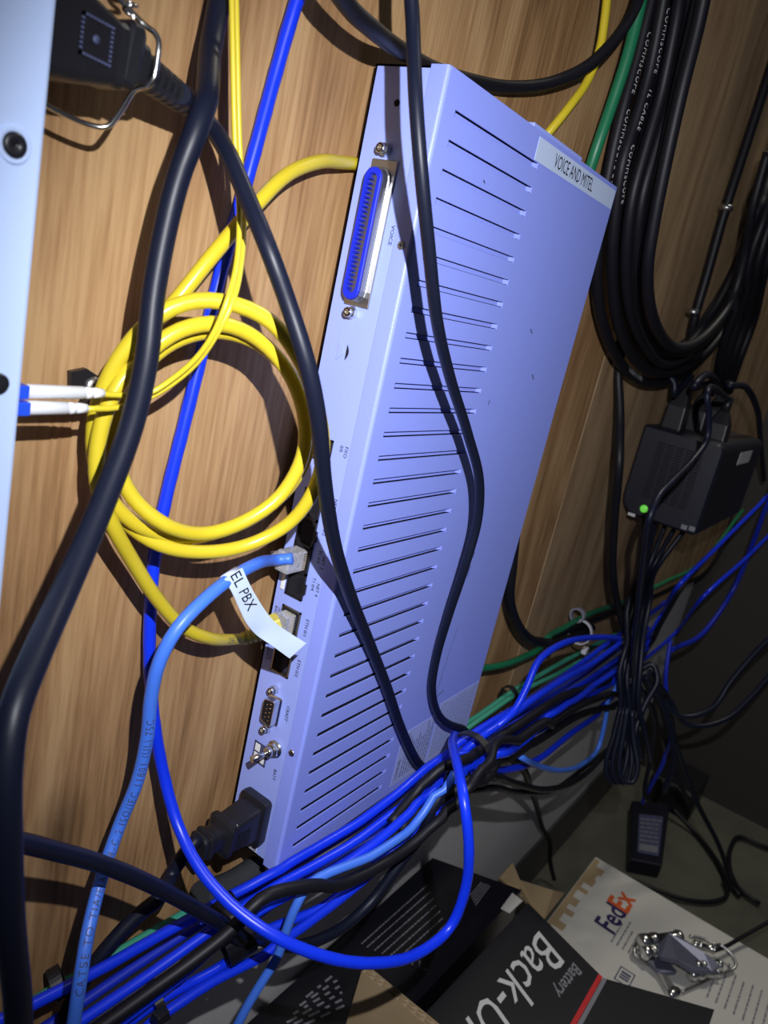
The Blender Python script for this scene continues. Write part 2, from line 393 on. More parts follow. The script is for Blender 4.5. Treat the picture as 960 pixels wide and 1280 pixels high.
b = MB(); loft(b, [ring(.00505, z0 + .0022, z1 - .0047, -.0050), ring(.0050, z0 + .0022, z1 - .0047, -.0072), ring(.0046, z0 + .0026, z1 - .0051, -.0076), ring(.0029, z0 + .0055, z1 - .0075, -.0076), ring(.0029, z0 + .0055, z1 - .0075, -.0045)]); b.build('blue_insert', M['ampblue'], conn)
MB().box((-.0050, yc - .0026, z0 + .006), (-.0046, yc + .0026, z1 - .008)).build('slot', M['ampdark'], conn)
b = MB(); nz = 25
for k in range(nz):
    z = z0 + .0075 + (z1 - z0 - .0175) * k / (nz - 1); b.hexa([(-.0050, yc + .0030, z - .0009), (-.0074, yc + .0030, z - .0009), (-.0074, yc + .0004, z - .0003), (-.0050, yc + .0004, z - .0003), (-.0050, yc + .0030, z + .0007), (-.0074, yc + .0030, z + .0007), (-.0074, yc + .0004, z + .0003), (-.0050, yc + .0004, z + .0003)])
cc = b.build('contact_ribs', M['ampblue2'], conn); cc['kind'] = 'stuff'
def standoff(y, z, name='jack_screw', r=.0030, h=.0062):
    b = MB(); b.lathe([(0, r), (h * .55, r), (h * .6, r * .92), (h * .62, r * .6), (h, r * .72), (h, r * .4), (h * .8, r * .35)], (0, y, z), (-1, 0, 0), 6, False)
    b.lathe([(h * .6, r * .8), (h * .95, r * .82), (h, r * .7), (h, r * .45), (h * .9, r * .42)], (0, y, z), (-1, 0, 0), 18)
    return b.build(name, M['chrome'], G)
standoff(-.0162, .3995); standoff(-.0162, .3232)
# crescent tab, oval hole
b = MB(); pts = [(-.0005, -.0146 - .0018 * math.sin(math.pi * k / 8) * 2.0, .2985 + .009 * k / 8) for k in range(9)] 
b.prism([Vector((.0, p[1] + .0036, p[2])) for p in pts], (-.0006, 0, 0)); b.build('knockout_tab', M['panel'], G)
b = MB(); q = []
for k in range(9): q.append((-.0003, -.0165 - .0016 * math.sin(math.pi * k / 8), .2995 + .0078 * k / 8))
b.prism(q, (-.0002, 0, 0)); b.build('knockout_gap', M['inside'], G)
MB().lathe([(.0, .0016), (.0003, .0016)], (0, -.0165, .4205), (-1, 0, 0), 14).build('vent_hole', M['inside'], G)
# seam shadow gap is the step between tray and cover flange
# FXO jack
def jack(name, y0, y1, z0, z1, mat, notch=None, frame=None):
    b = MB(); o = None
    # recessed box: four walls and a floor behind the panel face, a dark rim on the face
    b.box((-.0004, y0, z0), (-.0001, y1, z1))
    o = b.build(name, mat, G)
    return o
def port(name, y0, y1, z0, z1, shield=False):
    """rj style jack: proud rim, dark recess pieces and contacts"""
    b = MB(); r = .0009; xo = -.0009 if shield else -.0006
    for (ya, yb, za, zb) in ((y0, y1, z1 - r, z1), (y0, y1, z0, z0 + r), (y0, y0 + r, z0, z1), (y1 - r, y1, z0, z1)): b.box((xo, ya, za), (0, yb, zb))
    o = b.build(name, M['tin'] if shield else M['blkp'], G)
    MB().box((-.0003, y0 + r, z0 + r), (-.0001, y1 - r, z1 - r)).build('opening', M['inside'], o)
    c = MB()
    for k in range(6):
        zc = z0 + (z1 - z0) * (.26 + .48 * k / 5); yq = y1 if abs(y1) > abs(y0) else y0
        c.box((-.0005, yq + .0022, zc - .00018), (-.0003, yq + .0062, zc + .00018))
    c.build('contacts', M['inkg'], o)
    return o
port('phone_jack', -.0200, -.0083, .2452, .2580)
# four gang jack block, z .1665 .. .229
b = MB(); zb0, zb1 = .1668, .2290
b.box((-.0013, -.0206, zb0), (0, -.0195, zb1)); b.box((-.0013, -.0093, zb0), (0, -.0082, zb1))
gang = None
for k in range(5): z = zb0 + (zb1 - zb0) * k / 4; b.box((-.0013, -.0206, max(zb0, z - .0008)), (0, -.0082, min(zb1, z + .0008)))
b.box((-.0013, -.0218, zb0 + .004), (0, -.0206, zb0 + .010)); b.box((-.0013, -.0218, zb0 + .035), (0, -.0206, zb0 + .041))
gang = b.build('jack_block', M['blkp'], G)
for k in range(4):
    za = zb0 + (zb1 - zb0) * k / 4 + .0008; zb = zb0 + (zb1 - zb0) * (k + 1) / 4 - .0008
    MB().box((-.0004, -.0195, za), (-.0002, -.0093, zb)).build('jack_opening', M['inside'], gang)
    b = MB()
    for j in range(8):
        zc = za + (zb - za) * (.2 + .6 * j / 7); b.box((-.0007, -.0185, zc - .00018), (-.0004, -.0150, zc + .00018))
    b.build('jack_contacts', M['navyp'], gang)
b = MB(); b.box((-.0010, -.0066, .1680), (0, -.0040, .1820), .0003); b.build('blank_label', M['white'], G)
eth1 = port('ethernet_jack', -.0220, -.0082, .1450, .1600, True)
eth2 = port('ethernet_jack', -.0218, -.0085, .1190, .1335, True)
# nine pin serial port
yc9, zc9 = -.0163, .0965
def dring(hy, hz, x, sk=.0012):
    pts = []; r = .0016
    quad = [(-hy, hz - 0), (hy, hz - sk), (hy, -hz + sk), (-hy, -hz)]   # wider on one side
    out = []
    for i in range(4):
        p0 = Vector((0, *quad[i - 1])); p1 = Vector((0, *quad[i])); p2 = Vector((0, *quad[(i + 1) % 4]))
        a = p1 + (p0 - p1).normalized() * r; c = p1 + (p2 - p1).normalized() * r
        for t in (0, .5, 1): out.append(a.lerp(p1, t).lerp(p1.lerp(c, t), t))
    return [Vector((x, yc9 + q.y, zc9 + q.z)) for q in out]
b = MB(); loft(b, [dring(.0052, .0092, 0), dring(.0052, .0092, -.0009), dring(.0043, .0084, -.0014), dring(.0041, .0082, -.0058), dring(.0037, .0078, -.0058), dring(.0037, .0078, -.0050)])
ser = b.build('serial_port', M['chrome'], G)
b = MB(); loft(b, [dring(.0036, .0077, -.0045), dring(.0036, .0077, -.0053)]); b.build('pin_insert', M['navyp'], ser)
b = MB()
for col_, n_ in ((-.0013, 5), (.0013, 4)):
    for k in range(n_): b.lathe([(0, .00042), (.0002, .00042)], (-.0053, yc9 + col_, zc9 + (k - (n_ - 1) / 2) * .0027), (-1, 0, 0), 8)
b.build('pin_holes', M['gold'], ser)
standoff(-.0150, zc9 + .0128, r=.0025, h=.0058); standoff(-.0150, zc9 - .0128, r=.0025, h=.0058)
# battery connector recess and the toggle post
b = MB(); 
for (ya, yb, za, zb) in ((-.0180, -.0074, .0705, .0712), (-.0180, -.0074, .0580, .0587), (-.0081, -.0074, .058, .0712), (-.0180, -.0173, .058, .0712)): b.box((-.0005, ya, za), (0, yb, zb))
bat = b.build('battery_socket', M['inkg'], G)
MB().box((-.0003, -.0173, .0587), (-.0001, -.0081, .0705)).build('socket_floor', M['inkg'], bat)
b = MB(); b.box((-.0006, -.0122, .0592), (-.0002, -.0084, .0640), .0002); b.box((-.0006, -.0122, .0652), (-.0002, -.0084, .0700), .0002); b.box((-.0006, -.0168, .0592), (-.0002, -.0140, .0660), .0002)
b.build('socket_contact', M['white'], bat)
pp_ = Vector((0, -.0228, .0735))
b = MB(); b.lathe([(0, .0052), (.0008, .0052)], pp_, (-1, 0, 0), 20); b.lathe([(.0008, .0044), (.0032, .0044), (.0036, .0038)], pp_, (-1, 0, 0), 6, False)
b.lathe([(.0034, .0030), (.0070, .0030), (.0074, .0026)], pp_, (-1, 0, 0), 16)
tog = b.build('toggle_switch', M['chrome'], G)
b = MB(); b.tube([pp_ + Vector((-.006, 0, 0)), pp_ + Vector((-.011, .0012, -.001)), pp_ + Vector((-.0165, .0024, -.002))], [.0013, .0016, .0021], 12); b.build('lever', M['chrome'], tog)
# small barcode label by the mains inlet
MB().box((-.0003, -.0245, .0015), (-.0001, -.0165, .0088)).build('barcode_label', M['white'], G)
b = MB()
for k in range(9): b.box((-.0005, -.0240 + k * .0008, .002), (-.0003, -.0240 + k * .0008 + random.choice((.0003, .0005)), .0065))
b.build('barcode', M['inkg'], G)
# panel lettering : reads downwards, tops towards the cover
XD, YD = (0, 0, -1), (0, -1, 0)
def ptext(s, size, y, z, sx=1.0): return lettering(s, size, PX(y, z, -.0001), XD, YD, M['ink'], G, sx=sx)
ptext('VOICE', .0031, -.0292, .3672, 1.05)
ptext('FXO', .0031, -.0290, .2575, 1.0); ptext('0/0', .0030, -.0258, .2572, .9)
ptext('NET 3', .0029, -.0292, .1968); ptext('T1 0/3', .0029, -.0258, .1990)
ptext('NET 4', .0029, -.0292, .1808); ptext('T1 0/4', .0029, -.0258, .1830)
ptext('NET 2', .0029, -.0292, .2128); ptext('T1 0/2', .0029, -.0258, .2150)
ptext('NET 1', .0029, -.0292, .2290); ptext('T1 0/1', .0029, -.0258, .2310)
ptext('ETH 0/1', .0030, -.0270, .1585, 1.05); ptext('ETH 0/2', .0030, -.0270, .1335, 1.05)
ptext('CRAFT', .0030, -.0262, .1035, 1.05); ptext('BATT', .0030, -.0262, .0615, 1.0)
ptext('10/100', .0026, -.0062, .1570); ptext('BASE-T', .0026, -.0038, .1570)
ptext('10/100', .0026, -.0062, .1310); ptext('BASE-T', .0026, -.0038, .1310)
# VOICE AND MITEL tape on the cover
lx0, lx1 = U(672, 182, T + YW).x, D - .001
b = MB(); b.box((lx0, yf - .0002, .4265 - .0035), (lx1, yf, .4265 + .0085), 0); tape = b.build('label_tape', M['label'], G)
lettering('VOICE AND MITEL', .0108, (lx0 + .0245, yf - .00025, .4287), (1, 0, 0), (0, 0, 1), M['ink'], G, sx=.70)
# regulatory sticker with fine print, bottom right of the cover
sx0, sx1, sz0, sz1 = .118, D - .001, .004, .052
b = MB(); b.box((sx0, yf - .00015, sz0), (.164, yf, .048)); b.build('print_sticker', M['sticker'], G)
b = MB(); b.box((.1665, yf - .00015, sz0), (sx1, yf, .056)); b.build('print_sticker', M['sticker'], G)
b = MB(); rnd = random.Random(3)
for k in range(11):
    x = .128 + k * .0033; z = .0075
    ztop = .044 - rnd.random() * .012
    while z < ztop:
        ln = .0015 + rnd.random() * .0035; b.quad((x, yf - .00019, z), (x + .0010, yf - .00019, z), (x + .0010, yf - .00019, z + ln), (x, yf - .00019, z + ln)); z += ln + .0007
for k in range(15):
    x = .170 + k * .0037; z = .008
    while z < .052:
        ln = .001 + rnd.random() * .003; b.quad((x, yf - .00019, z), (x + .0005, yf - .00019, z), (x + .0005, yf - .00019, z + ln), (x, yf - .00019, z + ln)); z += ln + .0012
o = b.build('fine_print', M['inkg'], G); o['kind'] = 'stuff'
lettering('COMPLIES', .0042, (.1225, yf - .0002, .0085), (0, 0, 1), (-1, 0, 0), M['ink'], G, sx=.9)
# pen arrow and scratches
b = MB()
def stroke(mb, p, q, wd):
    a, c = U(*p, T + YW), U(*q, T + YW); d = (c - a).normalized(); n = Vector((d.z, 0, -d.x)) * wd / 2; e = Vector((0, -.00015, 0))
    mb.quad(a - n + e, a + n + e, c + n + e, c - n + e)
stroke(b, (572, 784), (556, 832), .0004); stroke(b, (556, 832), (543, 873), .0006); stroke(b, (543, 873), (544, 863), .0008); stroke(b, (543, 873), (554, 863), .0008)
b.build('pen_arrow', M['inkg'], G)
for p, q in (((588, 707), (584, 721)), ((593, 690), (591, 697)), ((665, 417), (663, 411)), ((667, 474), (665, 468)), ((612, 500), (610, 506)), ((604, 225), (606, 229))): b = MB(); stroke(b, p, q, .0009); b.build('scratch', M['inkg'], G)

# ================================================================== PALE DEVICE AT THE LEFT EDGE
DX = -.1930; DY = -.052
dev = empty('network_switch', (-.42, -.02, .03), 'pale blue-white flat enclosure cut off by the left edge of the view', 'network device')
b = MB(); b.box((-.62, DY, .03), (DX, YW - .0008, .60), .0012); b.build('enclosure', M['device'], dev)
p = U(17, 181, YW - DY); p.y = DY
b = MB(); b.lathe([(-.001, .0047), (.0004, .0047), (.0007, .0044), (.0004, .0036)], p, (0, -1, 0), 22); b.build('screw_ring', M['device'], dev)
b = MB(); b.lathe([(0, .0033), (.0010, .0032), (.0014, .0026), (.0014, .0008), (.0009, .0006)], p, (0, -1, 0), 18); b.build('black_screw', M['blkp'], dev)
p = U(-3, 479, YW - DY); p.y = DY
b = MB(); b.lathe([(0, .0030), (.0010, .0029), (.0012, .0020)], p, (0, -1, 0), 18); b.build('black_screw', M['blkp'], dev)

# ================================================================== MAINS CONNECTORS
def rring(c, ax, u, v, hu, hv, r, n=4):
    pts = []
    for (su, sv, a0) in ((1, 1, 0), (-1, 1, 90), (-1, -1, 180), (1, -1, 270)):
        for k in range(n + 1):
            a = math.radians(a0 + 90 * k / n); pts.append(c + u * (su * (hu - r) + r * math.cos(a)) + v * (sv * (hv - r) + r * math.sin(a)))
    return pts
def plug_parts(root, o, ax, u, secs, mat, name):   # secs: (dist, half_u, half_v, corner)
    ax = Vector(ax).normalized(); u = Vector(u); u = (u - ax * u.dot(ax)).normalized(); v = ax.cross(u)
    b = MB(); R_ = [rring(Vector(o) + ax * d, ax, u, v, hu, hv, min(r, hu * .98, hv * .98)) for d, hu, hv, r in secs]
    loft(b, R_, True); b.f.append(list(range(len(R_[0])))[::-1]); b.sm.append(False)
    return b.build(name, mat, root)
# plug in the left enclosure (with wire retainer)
C1 = cable('power_cable', 'thick black power cord nearest the viewer, sweeping down the left side over everything', 'cord',
    [(287, -60, .014), (265, 50, .020), (245, 150, .041), (215, 250, .040), (193, 360, .043), (183, 450, .049), (165, 530, .057), (130, 625, .067), (85, 730, .081), (45, 820, .096), (18, 890, .105), (8, 960, .110), (8, 1050, .113), (12, 1150, .113), (22, 1250, .110), (26, 1340, .105)], .0082, M['blk'], n=14)
C2 = cable('power_cable', 'black power cord from the white-wired plug crossing the port panel and the lower louvers', 'cord',
    [(226, 117, .0335), (237, 129, .028), (250, 143, .0225), (265, 160, .025), (285, 192, .036), (310, 250, .050), (335, 310, .064), (362, 385, .072), (384, 455, .080), (398, 525, .082), (405, 600, .078), (418, 680, .071), (440, 750, .063), (462, 805, .057), (483, 858, .056), (499, 905, .056), (517, 945, .057), (534, 970, .058), (552, 976, .050), (575, 962, .030)], .0068, M['blk'], n=14)
ax = (U(225, 117, .0335) - U(165, 78, .036)).normalized(); po = Vector((DX, -.0272, .3865)); ux = Vector((0, 0, 1))
plug = plug_parts(C2, po, (1, 0, -.02), ux, [(.0005, .0140, .0102, .003), (.008, .0140, .0102, .003), (.020, .0120, .0094, .003), (.031, .0092, .0080, .003), (.0340, .0092, .0080, .003)], M['blkp'], 'plug')
po2 = po + Vector((.0365, 0, .0008))
plug_parts(C2, po2, (1, 0, -.10), ux, [(-.0028, .0080, .0072, .002), (-.0018, .0095, .0084, .003), (.0015, .0097, .0086, .003), (.0032, .0085, .0074, .003), (.0040, .0062, .0060, .003), (.0070, .0060, .0058, .003)], M['blkp'], 'plug_collar')
rs = po2 + Vector((.0065, 0, -.0008)); re_ = PATH[C2.name][4]; ra = (re_ - rs).normalized(); rl = (re_ - rs).length
prof = []
for k in range(9):
    d = rl * k / 8.5; r = .0058 - .0014 * k / 8
    prof += [(d, r), (d + rl * .075, r), (d + rl * .08, r - .0010), (d + rl * .112, r - .0010)]
b = MB(); b.lathe(prof, rs, ra, 18, False); b.build('strain_relief', M['blkp'], C2)
# moulded square mark on the plug head
b = MB(); q0 = po + Vector((.022, -.0097, 0))
for k in range(9):
    for (u0, v0) in ((-.0055, -.005 + k * .00125), (.0055, -.005 + k * .00125), (-.0055 + k * .00138, -.005), (-.0055 + k * .00138, .005)):
        c = q0 + Vector((u0, .0011 * u0 / .006 - .0003, v0)); b.quad(c + Vector((-.0005, 0, -.00035)), c + Vector((.0005, 0, -.00035)), c + Vector((.0005, 0, .00035)), c + Vector((-.0005, 0, .00035)))
b.lathe([(0, .0012), (.0002, .0012)], q0 + Vector((0, .0001, 0)), (0, -1, 0), 12)
b.build('moulded_mark', M['inkg'], plug)
# wire retainer clip
b = MB(); z_ = .0125
pth = [Vector((DX + .0012, -.018, .3705)), Vector((-.160, -.020, .3660)), Vector((-.1545, -.0225, .3670)), Vector((-.1525, -.0255, .372)), Vector((-.1515, -.030, .379)), Vector((-.1505, -.0365, .3815)), Vector((-.1500, -.0372, .3885)), Vector((-.1502, -.0365, .3945)), Vector((-.1515, -.030, .398)), Vector((-.158, -.021, .405)), Vector((DX + .0012, -.018, .416))]
rt = empty('wire_retainer', (DX, -.02, .37), 'shiny bent wire clip holding the black plug in the left device', 'clip')
b.tube(spline(pth, .002), .0009, 8); b.build('wire_loop', M['chrome'], rt)
b = MB(); hx = []
for k in range(90):
    a = k * .7; hx.append(Vector((-.1565 + .0018 * math.cos(a), -.030 + .0018 * math.sin(a), .3985 + k * .00035)))
b.tube(hx, .00062, 6); b.build('spring', M['chrome'], rt)

# inlet plug at the bottom of the chassis
k1 = cable('power_cable', 'black mains cord curling down from the plug at the chassis foot', 'cord',
    [UX(249, 1047, -.046), UX(233, 1064, -.054), (214, 1093, .024), (204, 1117, .030), (168, 1148, .026), (130, 1192, .024), (104, 1228, .022), (82, 1270, .022), (70, 1320, .022)], .0078, M['blk'], n=12)
io = Vector((-.0003, -.0190, .0255)); ia = Vector((-1, .0, .09))
ipl = plug_parts(k1, io, (-1, 0, 0), (0, 0, 1), [(0, .0150, .0103, .003), (.0030, .0152, .0106, .003), (.0055, .0150, .0104, .003), (.0065, .0118, .0088, .003), (.012, .0112, .0086, .003), (.024, .0098, .0082, .003), (.0255, .0088, .0075, .003)], M['blkp'], 'plug')
plug_parts(k1, io + Vector((-.0262, 0, .0006)), ia, (0, 0, 1), [(0, .0095, .0088, .004), (.0012, .0112, .0100, .004), (.0035, .0112, .0100, .004), (.0048, .0095, .0085, .004), (.0060, .0070, .0068, .004), (.0125, .0066, .0064, .004), (.013, .0052, .0050, .004)], M['blkp'], 'plug_collar')
for k in range(2): plug_parts(k1, io + Vector((-.0395 - .0042 * k, 0, .0018 + .0004 * k)), ia, (0, 0, 1), [(0, .0072 - k * .0008, .0066 - k * .0006, .003), (.0012, .0078 - k * .0008, .0072 - k * .0006, .003), (.0026, .0078 - k * .0008, .0072 - k * .0006, .003), (.0036, .006, .006, .003)], M['blkp'], 'strain_relief')
b = MB()
for k in range(7):
    x = io.x - .0135 - .0014 * k; b.box((x - .0003, io.y - .0089, io.z - .0075), (x + .0003, io.y - .0078, io.z + .003), .0001)
b.build('grip_ribs', M['blkp'], ipl)

# ================================================================== CORDS OVER THE CHASSIS
C3 = cable('power_cable', 'black cord draped down the slotted cover and tucked under it at the lower right', 'cord',
    [(513, -70, .060), (516, 30, .066), (520, 130, .078), (527, 220, .084), (536, 310, .085), (546, 400, .082), (562, 470, .077), (584, 540, .073), (599, 600, .073), (597, 650, .072), (582, 705, .070), (562, 765, .064), (546, 820, .058), (540, 860, .0575), (548, 893, .0580), (572, 912, .058), (600, 926, .050), (614, 938, .035), (608, 952, .022)], .0066, M['blk'], n=14, flat=.85)
C4 = cable('power_cable', 'black cord looping behind the top edge of the white chassis', 'cord',
    [(400, -60, .050), (432, 4, .042), (465, 36, .038), (500, 62, .024), (540, 85, .011), (590, 101, .007), (640, 109, .008), (690, 103, .014), (735, 82, .024), (768, 50, .030), (795, 8, .032), (812, -50, .03)], .0075, M['blk2'], n=12)

# ================================================================== FIBRES
fl = empty('fiber_patch_cable', U(118, 500, .03), 'thin yellow twin fibre lead with white boots entering the left device', 'cable')
fa = [(288, -420, .020), (288, -180, .022), (289, -50, .026), (291, 60, .030), (294, 180, .034), (299, 260, .037), (297, 320, .047), (286, 370, .057), (268, 415, .055), (245, 448, .048), (215, 474, .041), (185, 492, .037)]
A1 = [U(*q) for q in fa] + [Vector((-.1425, -.0270, .2810)), Vector((-.1500, -.0270, .2813))]
A2 = [U(q[0] + 5.5 - (4 if i > 7 else 0), q[1] + (5 if i > 6 else 0), q[2] - .002) for i, q in enumerate(fa)] + [Vector((-.1420, -.0285, .2767)), Vector((-.1550, -.0285, .2762))]
for A, r in ((A1, .0011), (A2, .0011)): MB().tube(spline(A, .004), r, 8).build('fiber_strand', M['yelf'], fl)
for (z, x1, yb_) in ((.2815, -.1475, -.0270), (.2764, -.1545, -.0285)):
    b = MB(); x0 = -.1762; b.lathe([(0, .0021), (.0006, .00235), (x1 - x0 - .008, .0022), (x1 - x0 - .0078, .0019), (x1 - x0 - .0068, .0019), (x1 - x0 - .0066, .0021), (x1 - x0 - .005, .0020), (x1 - x0 - .0048, .0017), (x1 - x0 - .004, .0017), (x1 - x0 - .0038, .0019), (x1 - x0, .0016)], (x0, yb_, z), (1, 0, 0), 16)
    b.build('boot', M['white'], fl)
    b = MB(); b.box((DX + .0003, yb_ - .0023, z - .0023), (x0, yb_ + .0023, z + .0022), .0005); b.build('connector_body', M['lcblue'], fl)
# P clip holding the coil
pc = empty('cable_clamp', U(117, 482, 0), 'small black cable clamp screwed to the wood behind the white fibre boots', 'clip')
q = [U(x_, y_, .0004) for x_, y_ in ((84, 463), (104, 459), (125, 473), (160, 486), (158, 500), (120, 500), (84, 492))]
MB().prism(q, (0, -.0026, 0)).build('strap', M['blkp'], pc)
pcs = U(117, 483, .0026); b = MB(); b.lathe([(0, .0042), (.0006, .0042), (.0016, .0034), (.0020, .0018), (.0020, .0001)], pcs, (0, -1, 0), 18); sc = b.build('screw', M['steel'], pc)
c = MB(); e = Vector((0, -.0021, 0))
for d, f in ((Vector((.7, 0, .7)), Vector((.7, 0, -.7))), (Vector((.7, 0, -.7)), Vector((.7, 0, .7)))): c.quad(pcs + e - d * .0022 - f * .0004, pcs + e + d * .0022 - f * .0004, pcs + e + d * .0022 + f * .0004, pcs + e - d * .0022 + f * .0004)
c.build('cross_slot', M['ink'], sc)
b = MB(); b.tube(spline([U(140, 490, .002), U(150, 492, .010), U(135, 500, .016), U(110, 505, .013), U(100, 508, .004)], .002), .0016, 6, flat=2.2); b.build('clamp_loop', M['blkp'], pc)

# ================================================================== YELLOW PATCH CABLE COIL
YD_ = .0062
Y = cable('patch_cable', 'yellow network cable wound in a loose coil left of the chassis', 'cable',
    [(500, 218, .0039), (470, 210, .0039), (445, 205, .0042), (425, 203, .008), (400, 202, .013), (358, 219, .017), (315, 262, .020), (265, 320, .022), (212, 385, .018), (170, 425, .015), (135, 475, .012), (117, 540, .012), (125, 600, .016), (155, 650, .022), (200, 681, .030),
     (255, 690, .036), (310, 681, .043), (360, 655, .053), (391, 615, .062), (404, 565, .066), (396, 505, .064), (372, 445, .060), (338, 402, .054), (295, 381, .047), (245, 376, .040), (200, 393, .035), (158, 435, .029), (128, 490, .024), (117, 550, .022), (130, 610, .024), (165, 652, .027), (215, 671, .030), (270, 666, .034), (325, 642, .040), (368, 600, .048), (387, 550, .051), (378, 495, .048), (350, 452, .043), (312, 424, .038), (265, 414, .033), (215, 428, .029), (175, 462, .026), (148, 510, .023), (143, 565, .025), (165, 620, .030), (205, 655, .0375), (255, 667, .040), (305, 652, .045), (350, 620, .051), (378, 570, .055), (380, 520, .054), (360, 465, .049), (322, 424, .043), (275, 405, .039), (225, 413, .035), (180, 445, .031), (143, 490, .029), (124, 545, .028), (122, 605, .029), (140, 655, .030), (165, 700, .028), (196, 748, .027), (228, 783, .027), (262, 798, .026), UX(303, 799, -.024)], YD_, M['yel'], n=12, step=.004)
# boot + plug in ethernet jack 0/1
jy, jz = -.0150, .1520
q0 = PATH[Y.name][-1]; q1 = Vector((-.0068, jy, jz)); d_ = (q1 - q0).normalized()
b = MB(); prof = []
LN = (q1 - q0).length
for k in range(5): prof += [(LN * k * .12, .0037 + .0003 * k), (LN * (k * .12 + .08), .0037 + .0003 * k), (LN * (k * .12 + .085), .0031), (LN * (k * .12 + .118), .0031)]
b.lathe(prof, q0, d_, 14, False); b.build('boot_ribs', M['yelb'], Y)
plug_parts(Y, q0 + d_ * LN * .58, d_, (0, 0, 1), [(0, .0040, .0036, .001), (LN * .2, .0058, .0048, .001), (LN * .38, .0060, .0050, .001)], M['yelb'], 'boot')
plug_parts(Y, Vector((-.0092, jy, jz)), (1, 0, 0), (0, 0, 1), [(0, .0058, .0042, .0006), (.0080, .0058, .0042, .0006)], M['clear'], 'plug')
wrap_lettering('CH5 1455 J3', .0042, PATH[Y.name], YD_ / 2, sum((PATH[Y.name][i + 1] - PATH[Y.name][i]).length for i in range(len(PATH[Y.name]) - 1)) - .030, M['inkg'], Y, (-.5, -.7, .35))
Y3 = cable('patch_cable', 'short run of yellow cable coming down behind the chassis top right', 'cable',
    [(764, -50, .012), (757, 15, .016), (750, 60, .018), (735, 100, .018), (712, 133, .016), (688, 163, .010), (672, 182, .0045), (650, 206, .0039)], .0058, M['yel'])

# ================================================================== BLUE AND LIGHT BLUE LEADS
B1 = cable('patch_cable', 'deep blue network cable down the wood, ending in the big loop below', 'cable',
    [(388, -50, .010), (368, 10, .008), (345, 90, .006), (318, 190, .006), (296, 270, .006), (272, 355, .005), (250, 450, .005), (229, 535, .005), (208, 620, .005), (194, 690, .006), (188, 760, .008), (187, 830, .011), (192, 895, .016), (204, 965, .022), (222, 1030, .036), (248, 1083, .056), (288, 1130, .078), (340, 1168, .100), (400, 1194, .118), (460, 1204, .132), (520, 1193, .142), (562, 1160, .147), (582, 1110, .148), (586, 1055, .144), (580, 1000, .134), (573, 962, .118), (567, 938, .100), (566, 925, .080), (575, 918, .055)], .0060, M['blu'], n=12, twist=.03)
LB = cable('patch_cable', 'light blue printed cable with a white flag label, plugged into the panel', 'cable',
    [UX(366, 698, -.0145), UX(345, 700, -.020), (320, 705, .036), (290, 722, .042), (255, 750, .046), (222, 785, .047), (200, 825, .045), (189, 870, .042), (184, 920, .040), (172, 975, .038), (148, 1035, .036), (126, 1100, .042), (110, 1165, .053), (101, 1220, .060), (92, 1280, .061), (84, 1340, .060)], .0060, M['lblu'], n=14)
wrap_lettering('CAT5E TO TIA/EIA-568-C.2 ISO/IEC 11801 (UL) 75C', .0046, PATH[LB.name], .0030, .148, M['inkg'], LB, (-.35, -.72, .30), flip=True)
jx, jy, jz = -.0015, -.0147, .1905
b = MB(); b.box((-.0165, jy - .0046, jz - .0058), (-.0014, jy + .0046, jz + .0058), .0008); pl = b.build('plug', M['clear'], LB)
b = MB(); b.box((-.0160, jy - .0030, jz - .0048), (-.008, jy + .0030, jz + .0048), .0005); b.build('plug_cavity', M['clear'], pl)
b = MB(); b.hexa([(-.0165, jy + .0052, jz - .003), (-.0165, jy + .0086, jz - .003), (-.0165, jy + .0086, jz + .003), (-.0165, jy + .0052, jz + .003), (-.002, jy + .0046, jz - .003), (-.002, jy + .0056, jz - .003), (-.002, jy + .0056, jz + .003), (-.002, jy + .0046, jz + .003)]); b.build('latch', M['clear'], pl)
b = MB()
for k in range(8): z = jz - .0042 + k * .0012; b.box((-.0050, jy - .00485, z - .0002), (-.0016, jy - .0043, z + .0002))
b.build('contacts', M['gold'], pl)
# flag label
Ledge = [(281, 724, .045), (291, 742, .047), (300, 762, .048), (309, 780, .049), (321, 794, .0495), (340, 807, .0525), (362, 823, .056)]
Redge = [(303, 710, .046), (312, 730, .0475), (322, 748, .0485), (333, 765, .0495), (344, 778, .051), (362, 791, .0535), (383, 804, .0575)]
SL, SR = spline([U(*q) for q in Ledge], .002), spline([U(*q) for q in Redge], .002)
def samp(p, t):
    f = t * (len(p) - 1); i = min(int(f), len(p) - 2); return p[i].lerp(p[i + 1], f - i)
def rib(s, t): return samp(SL, s).lerp(samp(SR, s), t)
b = MB(); n = 40; vs = []; fs = []
for i in range(n + 1):
    for j in range(5): vs.append(rib(i / n, j / 4))
off = Vector((-.0001, .00025, 0)); k0 = len(vs); vs += [v + off for v in vs]
for i in range(n):
    for j in range(4):
        a = i * 5 + j; fs.append([a, a + 1, a + 6, a + 5]); fs.append([k0 + a, k0 + a + 5, k0 + a + 6, k0 + a + 1])
for i in range(n):
    for j in (0, 4): a = i * 5 + j; fs.append([a, a + 5, k0 + a + 5, k0 + a])
for j in range(4): fs.append([j, j + 1, k0 + j + 1, k0 + j]); a = n * 5 + j; fs.append([a, a + 1, k0 + a + 1, k0 + a])
b.add(vs, fs, False)
